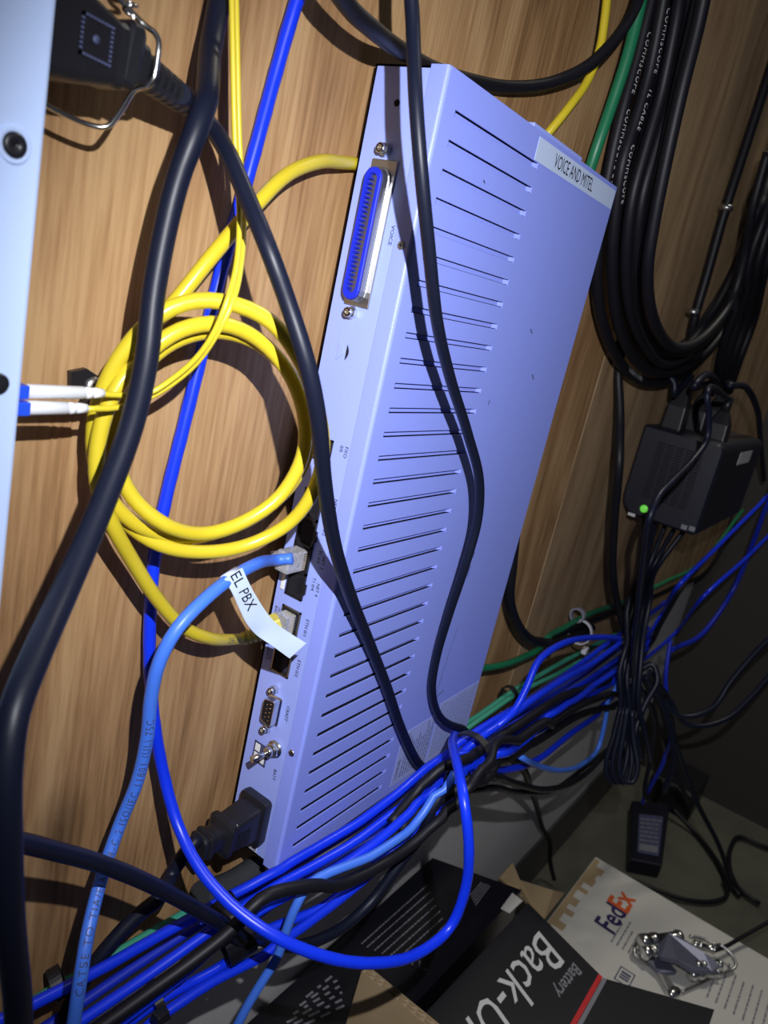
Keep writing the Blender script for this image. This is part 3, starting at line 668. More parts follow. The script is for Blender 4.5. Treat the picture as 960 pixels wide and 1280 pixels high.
# wrap round the cable
cp = PATH[LB.name]; ci = min(range(len(cp)), key=lambda i: (cp[i] - U(291, 722, .042)).length); tg = (cp[ci + 1] - cp[ci - 1]).normalized(); hw = (SR[0] - SL[0]).length / 2
b.lathe([(-hw, .0031), (-hw, .0034), (hw, .0034), (hw, .0031)], cp[ci], tg, 20, True)
flag = b.build('flag_label', M['label'], LB)
vs, fs = text_mesh('EL PBX', .0078); ln = sum((SL[i + 1] - SL[i]).length for i in range(len(SL) - 1)); out = []
for v in vs:
    s = .005 + (v.x + .001) * 1.0 / ln * 1.0 - .03; t = .52 + (v.y) / (2 * hw) * 1.0
    s = min(max(s, -.03), 1); P_ = rib(max(s, 0), t); nn = (rib(max(s, 0) + .02, t) - P_).cross(rib(max(s, 0), t + .1) - P_).normalized()
    if nn.dot(CAM - P_) < 0: nn = -nn
    out.append(P_ + nn * .0003)
MB().add(out, fs).build('lettering', M['ink'], flag)

# ================================================================== CABLE BUNDLE UNDER THE CHASSIS
def hb(px):                      # how far the bundle hangs off the wood
    T_ = [(-50, .034), (100, .040), (200, .046), (300, .056), (400, .068), (500, .080), (600, .088), (690, .088), (760, .070), (820, .052), (960, .045)]
    for (a, u), (b_, v) in zip(T_, T_[1:]):
        if px <= b_: return u + (v - u) * max(0, px - a) / (b_ - a)
    return T_[-1][1]
def bundle(name, label, pts, dia, mat, dh=0.0, group=None, n=8, twist=0.0, cat='cable'):
    return cable(name, label, cat, [q if isinstance(q, Vector) else (q[0], q[1], (hb(q[0]) + dh) if len(q) < 3 else q[2]) for q in pts], dia, mat, group, n, twist, step=.006)
GB = 'blue cables in the bundle'
def blue(label, pts, dh, mat=None, dia=.0060): return bundle('patch_cable', label, pts, dia, mat or M['blu'], dh, GB, 8, .02)
def black(label, pts, dh, dia=.0072, mat=None): return bundle('power_cable', label, pts, dia, mat or M['blk2'], dh, 'black cords in the bundle', 8, cat='cord')
BL = ['uppermost blue cable of the bundle just under the chassis foot', 'second blue cable from the top of the bundle under the chassis foot', 'third blue cable from the top of the bundle, beside the light blue one', 'dull blue cable half hidden at the back of the bundle', 'dull blue cable squeezed behind the light blue one in the bundle']
blue(BL[0], [(-30, 1291), (40, 1256), (108, 1220), (180, 1180), (240, 1147), (300, 1112), (345, 1082), (400, 1056), (445, 1030), (482, 1003), (520, 974), (565, 941), (615, 903), (665, 873), (715, 838), (760, 804), (800, 776), (840, 748)], -.012)
blue(BL[1], [(60, 1304), (110, 1270), (175, 1226), (240, 1180), (300, 1137), (345, 1108), (400, 1078), (448, 1050), (490, 1020), (530, 988), (575, 952), (625, 917), (680, 884), (730, 853), (772, 824), (815, 796)], -.004)
blue(BL[2], [(100, 1318), (160, 1270), (225, 1221), (280, 1178), (330, 1138), (375, 1110), (425, 1084), (465, 1057), (505, 1024), (545, 992), (590, 962), (640, 930), (700, 898), (750, 862), (800, 828)], .006)
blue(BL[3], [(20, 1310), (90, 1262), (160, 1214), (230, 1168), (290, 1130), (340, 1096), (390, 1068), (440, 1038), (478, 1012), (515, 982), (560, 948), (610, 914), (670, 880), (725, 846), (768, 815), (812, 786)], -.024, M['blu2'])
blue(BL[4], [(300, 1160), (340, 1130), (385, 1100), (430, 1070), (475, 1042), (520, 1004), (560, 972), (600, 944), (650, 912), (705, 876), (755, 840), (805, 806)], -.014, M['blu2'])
blue('two-tone blue cable at the lower edge of the bundle, running out at the bottom left', [(120, 1315), (158, 1280), (205, 1247), (252, 1222), (300, 1196), (352, 1166), (400, 1136), (450, 1098), (492, 1058), (530, 1020), (562, 988)], .000)
blue('second blue cable at the lower edge of the bundle by the black tie', [(150, 1320), (186, 1282), (230, 1250), (280, 1218), (330, 1188), (378, 1158), (425, 1124), (470, 1086), (508, 1046), (545, 1008), (580, 972)], .006)
bundle('patch_cable', 'thin light blue cable leaving the bundle and dropping to the bottom edge', [(566, 968), (545, 1002), (515, 1038), (472, 1066), (425, 1090), (390, 1108), (372, 1130), (358, 1160), (345, 1195), (326, 1228), (300, 1275), (280, 1320)], .0056, M['lblu'], .012)
# black cords in the bundle
black('black cord along the middle of the bundle with a soft bend below the chassis foot', [(60, 1330), (110, 1295), (170, 1252), (235, 1204), (290, 1158), (325, 1124), (380, 1106), (435, 1100), (478, 1078), (520, 1042), (552, 1005), (595, 965), (640, 930), (700, 893), (760, 868), (800, 858)], .014, .0074)
C5 = cable('power_cable', 'glossy black cord crossing from the left edge under the blue loop into the bundle', 'cord',
    [(-40, 1043, .074), (0, 1050, .070), (25, 1053, .067), (70, 1064, .063), (120, 1078, .060), (170, 1097, .060), (215, 1119, .061), (262, 1146, .062), (305, 1172, .063), (345, 1183, .066), (390, 1178, .070), (430, 1158, .075), (464, 1127, .079), (490, 1093, .083), (515, 1058, .087), (540, 1012, .094), (556, 984, .094), (575, 958, .080)], .0074, M['blk'], n=12)
black('black cord in the right half of the bundle, uppermost', [(490, 1030, .080), (525, 998, .084), (560, 968), (600, 942), (640, 912), (690, 880), (740, 858), (790, 836), (820, 790), (845, 745), (880, 700)], .006)
black('black cord in the right half of the bundle, fanning out below the blue ones', [(500, 1040, .084), (535, 1005, .088), (570, 980), (610, 958), (665, 930), (720, 896), (770, 880), (815, 862)], .010)
black('black cord sagging in a shallow curve beneath the right half of the bundle', [(515, 1020, .070), (550, 985, .082), (600, 966), (640, 978), (680, 987), (715, 978), (745, 955), (770, 920), (785, 880)], .008, .0062)
black('thin black cord sagging lowest beneath the right half of the bundle', [(505, 1040, .072), (550, 1000, .078), (612, 985), (645, 990), (690, 988), (730, 960), (768, 930), (800, 905)], .000, .0055)
blue('bright blue cable looping up out of the right half of the bundle', [(500, 1018, .062), (545, 980, .066), (590, 942, .076), (615, 918, .086), (640, 893, .092), (657, 862, .088), (672, 828, .080), (700, 806, .076), (738, 797, .074), (775, 801, .074), (745, 826, .080), (700, 852, .086), (655, 882, .088), (605, 924, .086), (560, 966, .074), (515, 1010, .066)], 0)
blue('blue cable swinging below the right half of the bundle', [(520, 1010, .070), (560, 982, .078), (598, 966), (630, 963), (668, 952), (712, 918), (752, 888), (772, 862), (792, 832), (812, 800)], .004)
blue('slack blue cable seen edge-on under the right half of the bundle', [(525, 1012, .078), (565, 985, .086), (605, 958), (650, 930), (690, 896), (735, 862), (775, 835), (810, 810)], .012)
bundle('patch_cable', 'light blue cable dipping below the right half of the bundle', [(545, 985, .056), (585, 950, .060), (615, 935, .070), (632, 932, .082), (650, 945), (672, 957), (700, 963), (728, 955), (748, 934), (756, 905), (764, 870), (772, 845), (786, 822, .050)], .0056, M['lblu'], .010)
for lab, pts, dh in (('deep blue cable rising behind the clump of black leads at the right', [(770, 830), (800, 805), (826, 770), (850, 730, .085), (890, 690, .095), (930, 650, .10), (975, 606, .11)], -.02),
                     ('second deep blue cable rising behind the clump of black leads', [(770, 842), (808, 822), (845, 790), (880, 745, .095), (930, 700, .11), (990, 640, .12)], -.015)):
    blue(lab, pts, dh)
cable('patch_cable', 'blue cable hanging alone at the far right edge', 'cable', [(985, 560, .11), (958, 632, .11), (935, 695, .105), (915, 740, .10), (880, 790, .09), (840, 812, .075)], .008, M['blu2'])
# green wires
bundle('ground_wire', 'pale green wire lying lowest on the wood beneath the bundle', [(-40, 1298, .006), (20, 1265, .007), (70, 1235, .009), (110, 1213, .010), (155, 1186, .011), (200, 1160, .012), (250, 1130, .012), (300, 1099, .012), (400, 1030, .012), (500, 960, .014), (600, 893, .020), (640, 865, .024), (690, 835, .026), (740, 808, .026), (800, 778, .02)], .0056, M['teal'])
bundle('ground_wire', 'second pale green wire above the blue cables by the chassis lower right corner', [(480, 985, .012), (540, 940, .016), (600, 899, .026), (645, 868, .030), (695, 843, .030), (745, 815, .028), (800, 790, .02)], .0050, M['teal'])
bundle('ground_wire', 'dark green wire coming from behind the chassis right edge', [(560, 838, .012), (604, 835, .018), (635, 829, .022), (665, 815, .022), (700, 788, .020), (735, 768, .018), (780, 752, .018), (830, 728, .018), (880, 700, .02), Vector((1.490, -.012, .060))], .0066, M['grn'], 0, None, 10)
bundle('power_cable', 'brownish black cord following the dark green wire', [(672, 806, .018), (700, 796, .016), (740, 775, .014), (790, 757, .014), (840, 735, .014), (890, 706, .014), Vector((1.492, -.006, .035))], .0075, M['blk2'], 0, None, 8, cat='cord')
cable('power_cable', 'stout black cord bowing out from behind the right edge of the chassis', 'cord', [(650, 575, .0135), (646, 630, .0145), (643, 672, .016), (640, 705, .018), (637, 750, .020), (650, 786, .022), (672, 803, .022), (700, 800, .020), (740, 785, .016)], .0100, M['blk2'], n=12)
# cable ties and wraps round the bundle
def tie(name, label, cat, px, py, h, ra, wd, th, mat, tang, group=None, flat=1.0):
    c = U(px, py, h); t = (U(*tang[1]) - U(*tang[0])).normalized(); b = MB()
    u = t.orthogonal().normalized(); v = t.cross(u); n = 24; R_ = []
    for d, r in ((-wd / 2, ra - th), (-wd / 2, ra), (wd / 2, ra), (wd / 2, ra - th), (-wd / 2, ra - th)):
        R_.append([c + t * d + (u * math.cos(2 * math.pi * k / n) + v * flat * math.sin(2 * math.pi * k / n)) * r for k in range(n)])
    loft(b, R_, False); o = b.build(name, mat); return tag(o, label, cat, group)
tt = ((150, 1225, .04), (300, 1130, .06)); t2 = ((520, 990, .08), (640, 905, .09)); t3 = ((640, 905, .09), (740, 840, .09))
tie('velcro_wrap', 'wide black wrap strapped round the bundle at the foot of the chassis', 'strap', 288, 1160, .052, .0175, .016, .0015, M['blk2'], tt)
z1 = tie('cable_tie', 'black cable tie around the lower blue pair at the bottom left', 'tie', 196, 1246, .046, .0130, .0045, .0012, M['blkp'], tt)
b = MB(); p = U(200, 1270, .058); b.box(p - Vector((.0035, .003, .003)), p + Vector((.0035, .003, .003)), .0006); b.build('tie_head', M['blkp'], z1)
tie('cable_tie', 'black cable tie pinning the pale green wire at the bottom left', 'tie', 72, 1228, .014, .0080, .0060, .0014, M['blkp'], tt)
tie('cable_tie', 'black cable tie binding the bundle below the lower right corner of the cover', 'tie', 590, 945, .088, .0180, .006, .0014, M['blkp'], t2)
z2 = tie('cable_tie', 'dark tie on the pale green wires just right of the chassis corner', 'tie', 636, 868, .026, .0090, .006, .0016, M['blkp'], t3)
z3 = tie('cable_tie', 'translucent white cable tie among the green wires at the right', 'tie', 725, 790, .026, .0150, .005, .0014, M['gold_nat'], t3)
b = MB(); p = U(731, 813, .045); b.box(p - Vector((.004, .003, .004)), p + Vector((.004, .003, .004)), .0008); b.build('tie_head', M['gold_nat'], z3)
tie('cable_tie', 'dark tie clipped on the dark green wire at the right', 'tie', 722, 769, .018, .0090, .007, .0020, M['greytape'], t3)
bs = bundle('braided_sleeve', 'short charcoal mesh sleeve beside the pale green wire under the chassis foot', [(250, 1120, .016), (285, 1108, .018), (322, 1085, .020)], .017, pmat('mesh_sleeve', (.035, .038, .045), .6, bump=(1500, 1.0)), 0, None, 12, cat='sleeve')
cable('power_cable', 'black lead hanging from the bundle in front of the pale lower wall', 'cord', [(590, 962, .070), (625, 945, .078), (648, 955, .080), (663, 985, .05), (672, 1012, .02), (678, 1035, -.005), (688, 1055, -.010), (688, 1078, -.006), (693, 1100, .010)], .0075, M['blk2'])

# ================================================================== RIGHT HAND SIDE : COAX COIL, HANGING CORDS
cable('ground_wire', 'green wire beside the black coax bundle at the top right', 'cable', [(812, -50, .022), (797, 20, .022), (783, 75, .022), (765, 130, .020), (746, 185, .018), (725, 250, .012)], .0085, M['grn'], n=12)
GC = 'black coax cables hung in the coil'
LC = 'black coax cable of the hanging coil right of the chassis'
def coax(pts, h, label=LC, dia=.0100, n=8): return cable('coax_cable', label, 'cable', [(q[0], q[1], h if len(q) < 3 else q[2]) for q in pts], dia, M['blk2'], GC, n, step=.006)
coax_a = coax([(830, -60), (812, 10), (797, 70), (778, 140), (762, 210), (752, 270), (746, 330), (748, 380), (760, 425), (782, 462), (810, 478), (845, 472), (885, 440), (925, 390), (955, 330), (990, 250)], .016, 'lettered black coax cable on the left of the hanging coil', n=14)
coax_b = coax([(840, -60), (826, 20), (812, 90), (795, 150), (778, 205), (770, 260), (765, 320), (768, 380), (782, 430), (808, 462), (845, 464), (885, 438), (922, 385), (950, 320), (975, 250)], .026, 'lettered black coax cable second from the left of the hanging coil', n=14)
ORD = ['third', 'fourth', 'fifth', 'sixth', 'seventh', 'eighth', 'ninth', 'tenth', 'eleventh']
for i in range(7):
    o_ = i * 5.4
    coax([(843 + o_, -60), (832 + o_ * 1.02, 30), (818 + o_ * .95, 110), (800 + o_ * .8, 180), (782 + o_ * .75, 250), (774 + o_ * .8, 320), (776 + o_ * .85, 375), (790 + o_ * .8, 420 - o_ * .10), (818 + o_ * .45, 454 - o_ * .45), (850 + o_ * .1, 458 - o_ * .75), (886 - o_ * .2, 428 - o_ * .85), (922 - o_ * .35, 372 - o_ * .7), (950 - o_ * .4, 305 - o_ * .5), (972 - o_ * .3, 230), (990, 150)], .012 + .0115 * (i % 3), 'black coax cable, %s from the left where the coil meets the top edge' % ORD[i])
for i in range(2):
    coax([(885 + i * 7, -60), (866 + i * 7, 30), (848 + i * 5, 110), (830 + i * 5, 190), (815 + i * 4, 270), (806 + i * 4, 330), (808 + i * 4, 380), (824 + i * 3, 420), (850, 440 - i * 5), (884, 422 - i * 5), (916, 378 - i * 6), (935 - i * 4, 320), (945 - i * 4, 260), (960, 190)], .047 + i * .011, ['foremost black coax cable on the inside of the hanging coil', 'innermost black coax cable bordering the open middle of the hanging coil'][i])
sref = (-.5, -.8, .2)
wrap_lettering('COMMSCOPE    COMMSCOPE 2T', .0058, PATH[coax_a.name], .0050, .53, M['prt'], coax_a, (-.2, -.9, .2))
wrap_lettering('COMMSCOPE    1L CABLE    COMMSCOPE', .0058, PATH[coax_b.name], .0050, .51, M['prt'], coax_b, (-.2, -.9, .2))
wrap_lettering('1008876 07085', .0068, PATH[coax_a.name], .0050, .86, M['prt'], coax_a, (-.5, -.8, .2))
cable('power_cable', 'flat black cord hanging straight down from the coax coil', 'cord', [(800, 380, .003), (780, 420, .004), (774, 470, .008), (775, 520, .022), (774, 580, .040), (768, 650, .042), (766, 715, .044), (773, 760, .050), (785, 800, .062), (792, 850, .075), (790, 905, .080)], .0090, M['blk2'], n=10)
kc = cable('antenna_lead', 'thin black lead slanting down the far wood to the coil', 'cable', [(985, 20, .02), (962, 90, .02), (930, 190, .02), (906, 265, .02), (885, 340, .02), (868, 400, .02), (860, 445, .02)], .0105, M['blk2'], n=10)
for (x, y) in ((908, 260), (867, 390)):
    b = MB(); c = U(x, y, .020); t = (U(x - 20, y + 65, .02) - c).normalized(); b.lathe([(-.003, .006), (-.003, .0072), (.003, .0072), (.003, .006)], c, t, 14); b.build('clip', M['steel'], kc)
for i in range(4):
    cable('power_cable', ['black cord at the far right edge beside the coil, innermost', 'black cord at the far right edge beside the coil, second', 'black cord at the far right edge beside the coil, third', 'black cord at the far right edge beside the coil, outermost'][i], 'cord', [(1020 + i * 12, 60, .045), (982 + i * 12, 180, .047 + i * .004), (945 + i * 12, 260, .048 + i * .006), (925 + i * 11, 330, .048 + i * .006), (912 + i * 10, 400, .050), (900 + i * 8, 450, .046), (893 + i * 6, 490, .036)], .0110, M['blk2'], n=8)

# ================================================================== BLACK WALL ADAPTER (battery backup brick)
ub = empty('backup_power_unit', (.76, -.04, .142), 'black vented power unit with a green light on the wood at the far right', 'power supply')
bx0, bx1, by0, by1, bz0, bz1 = .640, .900, .0075, -.0900, .143, .2545
bm_ = MB(); ring_ = []
def yz_round(x, ins=0):
    pts = []
    for (cy, cz, r, a0) in ((by0 - .004, bz1 - .004, .004, 0), (by1 + .010, bz1 - .010, .010, 90), (by1 + .006, bz0 + .006, .006, 180), (by0 - .022, bz0 + .022, .022, 270)):
        for k in range(5):
            a = math.radians(a0 + 90 * k / 4); pts.append(Vector((x, cy + (r - ins) * math.cos(a), cz + (r - ins) * math.sin(a))))
    return pts
loft(bm_, [yz_round(bx0, .003), yz_round(bx0 + .003), yz_round(bx1 - .003), yz_round(bx1, .003)], True)
n0 = 20; bm_.f.append(list(range(n0))[::-1]); bm_.sm.append(False)
bm_.build('case', M['navyp'], ub)
g = None
for r in range(22):
    for c_ in range(5):
        y = -.020 - c_ * .0112; z = .2375 - r * .0032
        if g is None:
            g = MB().box((bx0 - .0006, -.0046, -.0007), (bx0 + .0002, .0046, .0007)).build('vent_slot', M['inside'], ub, origin=(0, 0, 0)); o = g
        else: o = g.copy(); COL.objects.link(o)
        o.parent = ub; o.location = Vector((0, y, z)) - WL[ub.name]
b = MB(); p = UX(805, 636, bx0); b.lathe([(0, .0048), (.0010, .0046), (.0016, .0034), (.0018, .001)], p, (-1, 0, 0), 18); b.build('power_light', M['led'], ub)
p = UX(789, 643, bx0); MB().box(p + Vector((-.0003, -.005, -.0018)), p + Vector((.0001, .004, .0018))).build('printed_mark', M['prt'], ub)
for (x, y) in ((855, 659), (865, 661)):
    p = UX(x, y, bx0); MB().box(p + Vector((-.0003, -.0035, -.0028)), p + Vector((.0001, .0035, .0028)), .0002).build('indicator_mark', M['prt2'], ub)
p = U(931, 572, YW - by1); p.y = by1; b = MB(); b.box(p + Vector((-.040, -.0004, -.008)), p + Vector((.040, .0002, .008))); b.build('white_label', M['prt'], ub)
# plugs standing in its top
for i, (x, y, ww, hh) in enumerate(((.672, -.018, .024, .050), (.730, -.030, .026, .046), (.800, -.036, .026, .050), (.690, -.066, .022, .034))):
    P_ = empty('power_plug', (x, y, bz1), ['black plug at the wall end of the power unit top', 'black plug second from the left in the power unit top', 'black plug third from the left in the power unit top', 'squat black plug nearest the viewer in the power unit top'][i], 'plug')
    plug_parts(P_, (x, y, bz1 + .0005), (0, 0, 1), (1, 0, 0), [(0, ww / 2, .013, .003), (hh * .55, ww / 2, .012, .003), (hh * .8, ww / 3, .009, .003), (hh, ww / 5, .006, .002)], M['blkp'], 'plug_body')
    b = MB(); b.lathe([(0, .0055), (.018, .0045)], (x, y, bz1 + hh), (.05, -.1, 1), 12); b.build('strain_relief', M['blkp'], P_)
    z = bz1 + hh + .016; q = Vector((x, y - .001, z))
    tails = [[(842, 492, .03), (846, 478, .03), (838, 462, .02)], [(868, 482, .06), (880, 470, .06), (893, 474, .05), (905, 500, .03)], [(912, 482, .07), (932, 484, .075), (946, 510, .08), (950, 545, .07), (955, 600, .06)], [(884, 492, .10), (886, 520, .106), (884, 548, .110), (866, 575, .110), (840, 602, .110), (822, 622, .110), (812, 648, .112), (806, 690, .106), (800, 740, .100), (793, 800, .100), (790, 845, .100)]][i]
    cable('power_cable', ['black lead rising from the power unit plug into the coil', 'black lead arching over the top of the power unit', 'black lead looping over the right end of the power unit', 'glossy black lead slanting across the vents of the power unit and down to the bundle'][i], 'cord', [q] + tails, .0085 if i < 3 else .0062, M['blk'], n=10)
MB()
# ---- clump of black leads hanging at the right end of the bundle
CL = 'black lead hanging in the clump at the right end of the bundle'
GCL = 'black leads of the right hand clump'
rnd = random.Random(11)
def WD(px, py, d): return CAM + ray(px, py) * d
def lead(pts, lab, dia=.0065): return cable('power_cable', lab, 'cord', pts, dia, M['blk'], GCL, 8, step=.006)
OR2 = ['leftmost', 'second from left', 'third from left', 'fourth from left', 'rightmost']
for i in range(5):
    x = 774 + i * 6.5; d = .90 + .012 * (i % 2)
    lead([Vector((.668 + .012 * i, -.020 - .011 * i, .1415)), WD(800 + i * 5, 712, 1.0 + .012 * (i % 2)), WD(x + 12, 752, d + .03), WD(x + 5, 790, d), WD(x, 840, d - .012), WD(x + 2 - i, 880, d - .01), WD(x - 6 + i * 3, 915, d), WD(x - 10 + i * 6, 950, d + .006 * i)], 'upright black lead in the right hand clump, ' + OR2[i])
for i in range(3):               # folded loops hanging from the clump
    a = 758 + i * 8; c_ = 778 + i * 8; d = .86 - .012 * i
    lead([WD(776 + i * 4, 885, d), WD(767 + i * 6, 920, d), WD(a, 952, d), WD(a + 3, 974, d), WD(c_ - 4, 978, d), WD(c_ + 3, 960, d), WD(786 + i * 3, 925, d + .004), WD(784 + i * 3, 888, d + .004)], ['left', 'middle', 'right'][i] + ' folded black loop hanging below the right hand clump', .0060)
for lab, d0, d1, pts in (('short black lead curling left below the clump', .92, .90, [(800, 838), (815, 830), (822, 850), (806, 880), (795, 905), (786, 940)]),
    ('black lead bending right then straight down beside the clump', .94, 1.0, [(806, 845), (822, 870), (838, 910), (842, 955), (830, 990)]),
    ('long black lead running from the clump down over the dark floor', .95, 1.30, [(812, 840), (835, 880), (845, 930), (870, 1000), (900, 1060), (915, 1110)]),
    ('long black lead running from the clump to the second adapter block', .97, 1.36, [(805, 850), (828, 888), (836, 940), (850, 980), (862, 1003)]),
    ('thin black lead from the clump to the labelled adapter brick', .99, 1.30, [(800, 858), (818, 900), (814, 945), (806, 985), (812, 1004)]),
    ('black lead arcing up to the right out of the clump, smaller arc', 1.0, 1.02, [(815, 858), (850, 895), (890, 885), (915, 850), (960, 800), (1010, 760)]),
    ('black lead arcing up to the right out of the clump, larger arc', 1.02, 1.08, [(820, 850), (858, 905), (905, 900), (940, 870), (975, 830), (1010, 800)])):
    lead([WD(x, y, d0 + (d1 - d0) * k / (len(pts) - 1)) for k, (x, y) in enumerate(pts)], lab, .0075)
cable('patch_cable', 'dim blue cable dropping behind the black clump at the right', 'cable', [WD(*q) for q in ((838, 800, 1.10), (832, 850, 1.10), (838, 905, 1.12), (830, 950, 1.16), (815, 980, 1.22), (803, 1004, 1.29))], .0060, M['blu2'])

# ================================================================== ON THE FLOOR
ad = empty('power_adapter', UZ(806, 1060, ZF + .02), 'black adapter brick with a pale rating label at the foot of the wall', 'power supply')
c0 = UZ(790, 1000, ZF + .03); c1 = UZ(838, 1004, ZF + .03); c2 = UZ(828, 1082, ZF + .03); c3 = UZ(788, 1074, ZF + .03)
dn = Vector((0, 0, -.030))
b = MB(); b.hexa([c0 + dn, c1 + dn, c2 + dn, c3 + dn, c0, c1, c2, c3], .003); b.build('case', M['navyp'], ad)
def on(u, v, dz=.0006): return (c0.lerp(c1, u)).lerp(c3.lerp(c2, u), v) + Vector((0, 0, dz))
b = MB(); b.quad(on(.2, .25), on(.85, .25), on(.85, .88), on(.2, .88)); b.build('rating_label', M['inkg'], ad)
b = MB()
for k in range(6):
    v = .32 + k * .07; u0 = .25; 
    while u0 < .75: l_ = .05 + rnd.random() * .12; b.quad(on(u0, v, .0009), on(u0 + l_, v, .0009), on(u0 + l_, v + .025, .0009), on(u0, v + .025, .0009)); u0 += l_ + .03
b.quad(on(.25, .74, .0009), on(.8, .74, .0009), on(.8, .84, .0009), on(.25, .84, .0009))
o = b.build('rating_print', M['prt2'], ad); o['kind'] = 'stuff'
bk = empty('power_adapter', UZ(850, 1000, ZF), 'second black adapter block in the shadow behind the labelled brick', 'power supply')
c = UZ(845, 985, ZF + .03); b = MB(); b.box(c + Vector((-.06, -.05, -.03)), c + Vector((.07, .05, .035)), .006); b.build('case', M['blkp'], bk)
def floorcord(lab, pts, dia=.008): return cable('power_cable', lab, 'cord', [UZ(x, y, z) for x, y, z in pts], dia, M['blk2'], None, 8, step=.012)
FZ = ZF + .0085
floorcord('black cord lying on the floor behind the white carton', [(905, 1100, FZ), (910, 1118, FZ), (890, 1127, FZ), (855, 1124, FZ), (825, 1114, FZ), (805, 1106, FZ), (780, 1096, FZ)])
floorcord('black cord running down the dark floor at the right', [(862, 968, FZ), (885, 972, FZ), (915, 990, FZ), (950, 1020, FZ), (966, 1032, FZ)])
floorcord('black cord crossing the dark floor toward the white carton', [(840, 1010, FZ + .02), (868, 1040, FZ), (895, 1075, FZ), (912, 1105, FZ), (925, 1120, FZ)], .010)
floorcord('pale-edged cord at the right edge of the floor', [(990, 1068, FZ), (955, 1058, FZ), (925, 1046, FZ), (915, 1056, FZ), (912, 1085, FZ), (925, 1112, FZ), (950, 1130, FZ)], .009)
# white courier carton
FT = -.42
fc = empty('courier_carton', (.65, -.30, ZF), 'white printed courier carton with torn tape on the floor at the bottom right', 'box')
b = MB(); b.box((.495, -.56, ZF + .0005), (.806, -.074, FT), .002); b.build('carton', M['cartonwht'], fc)
b = MB(); b.quad((.4955, -.100, FT + .0004), (.800, -.100, FT + .0004), (.800, -.0755, FT + .0004), (.4955, -.0755, FT + .0004)); b.build('bare_board_strip', M['card'], fc)
zt = FT + .0007; pts = [(.800, -.092)]; x = .800; rnd = random.Random(5); k = 0
top = []
while x > .50: top.append((x, -.0795 - (.013 if k % 2 else .001) - rnd.random() * .005)); x -= .010 + rnd.random() * .010; k += 1 if rnd.random() < .8 else 0
b = MB()
for (xa, ya), (xb, yb_) in zip(top, top[1:]): b.quad((xa, -.112, zt), (xa, ya, zt), (xb, ya, zt), (xb, -.112, zt))
b.build('torn_tape', M['cartonwht'], fc)
TX, TY = (1, 0, 0), (0, 1, 0)
def fitted(t, p0, p1, up, mat, parent, z, bold=0.0):
    vs, fs = text_mesh(t, 1.0); xs = [v.x for v in vs]; ys = [v.y for v in vs]; x0, x1, y0, y1 = min(xs), max(xs), min(ys), max(ys); b = MB()
    for k, (dx, dy) in enumerate(((0, 0), (bold, 0), (-bold, 0), (0, bold), (0, -bold))): b.add([p0 + (p1 - p0) * ((v.x + dx - x0) / (x1 - x0)) + up * ((v.y + dy - y0) / (y1 - y0)) + Vector((0, 0, z + k * 1.5e-5)) for v in vs], fs)
    return b.build('lettering', mat, parent)
lb0, lb1, lu = UZ(768, 1169, FT), UZ(794, 1125, FT), UZ(743, 1152, FT) - UZ(768, 1169, FT)
fitted('Fed', lb0, lb0.lerp(lb1, .57), lu, M['purple'], fc, .0006, .02)
fitted('Ex', lb0.lerp(lb1, .59), lb1, lu, M['orange'], fc, .0006, .03)
b = MB(); rnd = random.Random(9)
def fprint(mb, x0, y0, n, dx, dy, lmax, z, hh=.0022, along='x'):
    for k in range(n):
        u = 0
        while u < lmax * (.6 + .4 * rnd.random()):
            l_ = .003 + rnd.random() * .010; x = x0 + dx * k; y = y0 + dy * k
            if along == 'x': mb.quad((x + u, y, z), (x + u + l_, y, z), (x + u + l_, y + hh, z), (x + u, y + hh, z))
            else: mb.quad((x, y + u, z), (x + hh, y + u, z), (x + hh, y + u + l_, z), (x, y + u + l_, z))
            u += l_ + .002
fp = UZ(800, 1180, FT); fprint(b, fp.x - .03, fp.y + .03, 5, 0, -.008, .06, FT + .0006)
fp = UZ(905, 1225, FT); fprint(b, fp.x - .05, fp.y + .01, 14, 0, -.011, .10, FT + .0006)
o = b.build('fine_print', M['prt2'], fc); o['kind'] = 'stuff'
c = UZ(781, 1221, FT + .0006); b = MB(); r_ = .0012
for (x0, y0, x1, y1) in ((-.014, -.010, .014, -.0085), (-.014, .0085, .014, .010), (-.014, -.010, -.0125, .010), (.0125, -.010, .014, .010), (-.006, -.006, -.003, .006), (-.001, -.006, .002, .006), (.004, -.006, .008, .006)): b.quad(c + Vector((x0, y0, 0)), c + Vector((x1, y0, 0)), c + Vector((x1, y1, 0)), c + Vector((x0, y1, 0)))
b.build('printed_symbol', M['inkg'], fc)
pl_ = [(624, 1097, -.335), (641, 1078, -.325), (650, 1100, -.33), (692, 1113, -.35), (706, 1116, -.37), (680, 1150, -.37), (655, 1124, -.34)]
b = MB(); b.prism([UZ(*q) for q in pl_], (.002, .002, -.004)); b.build('board_flap', M['card'], fc)
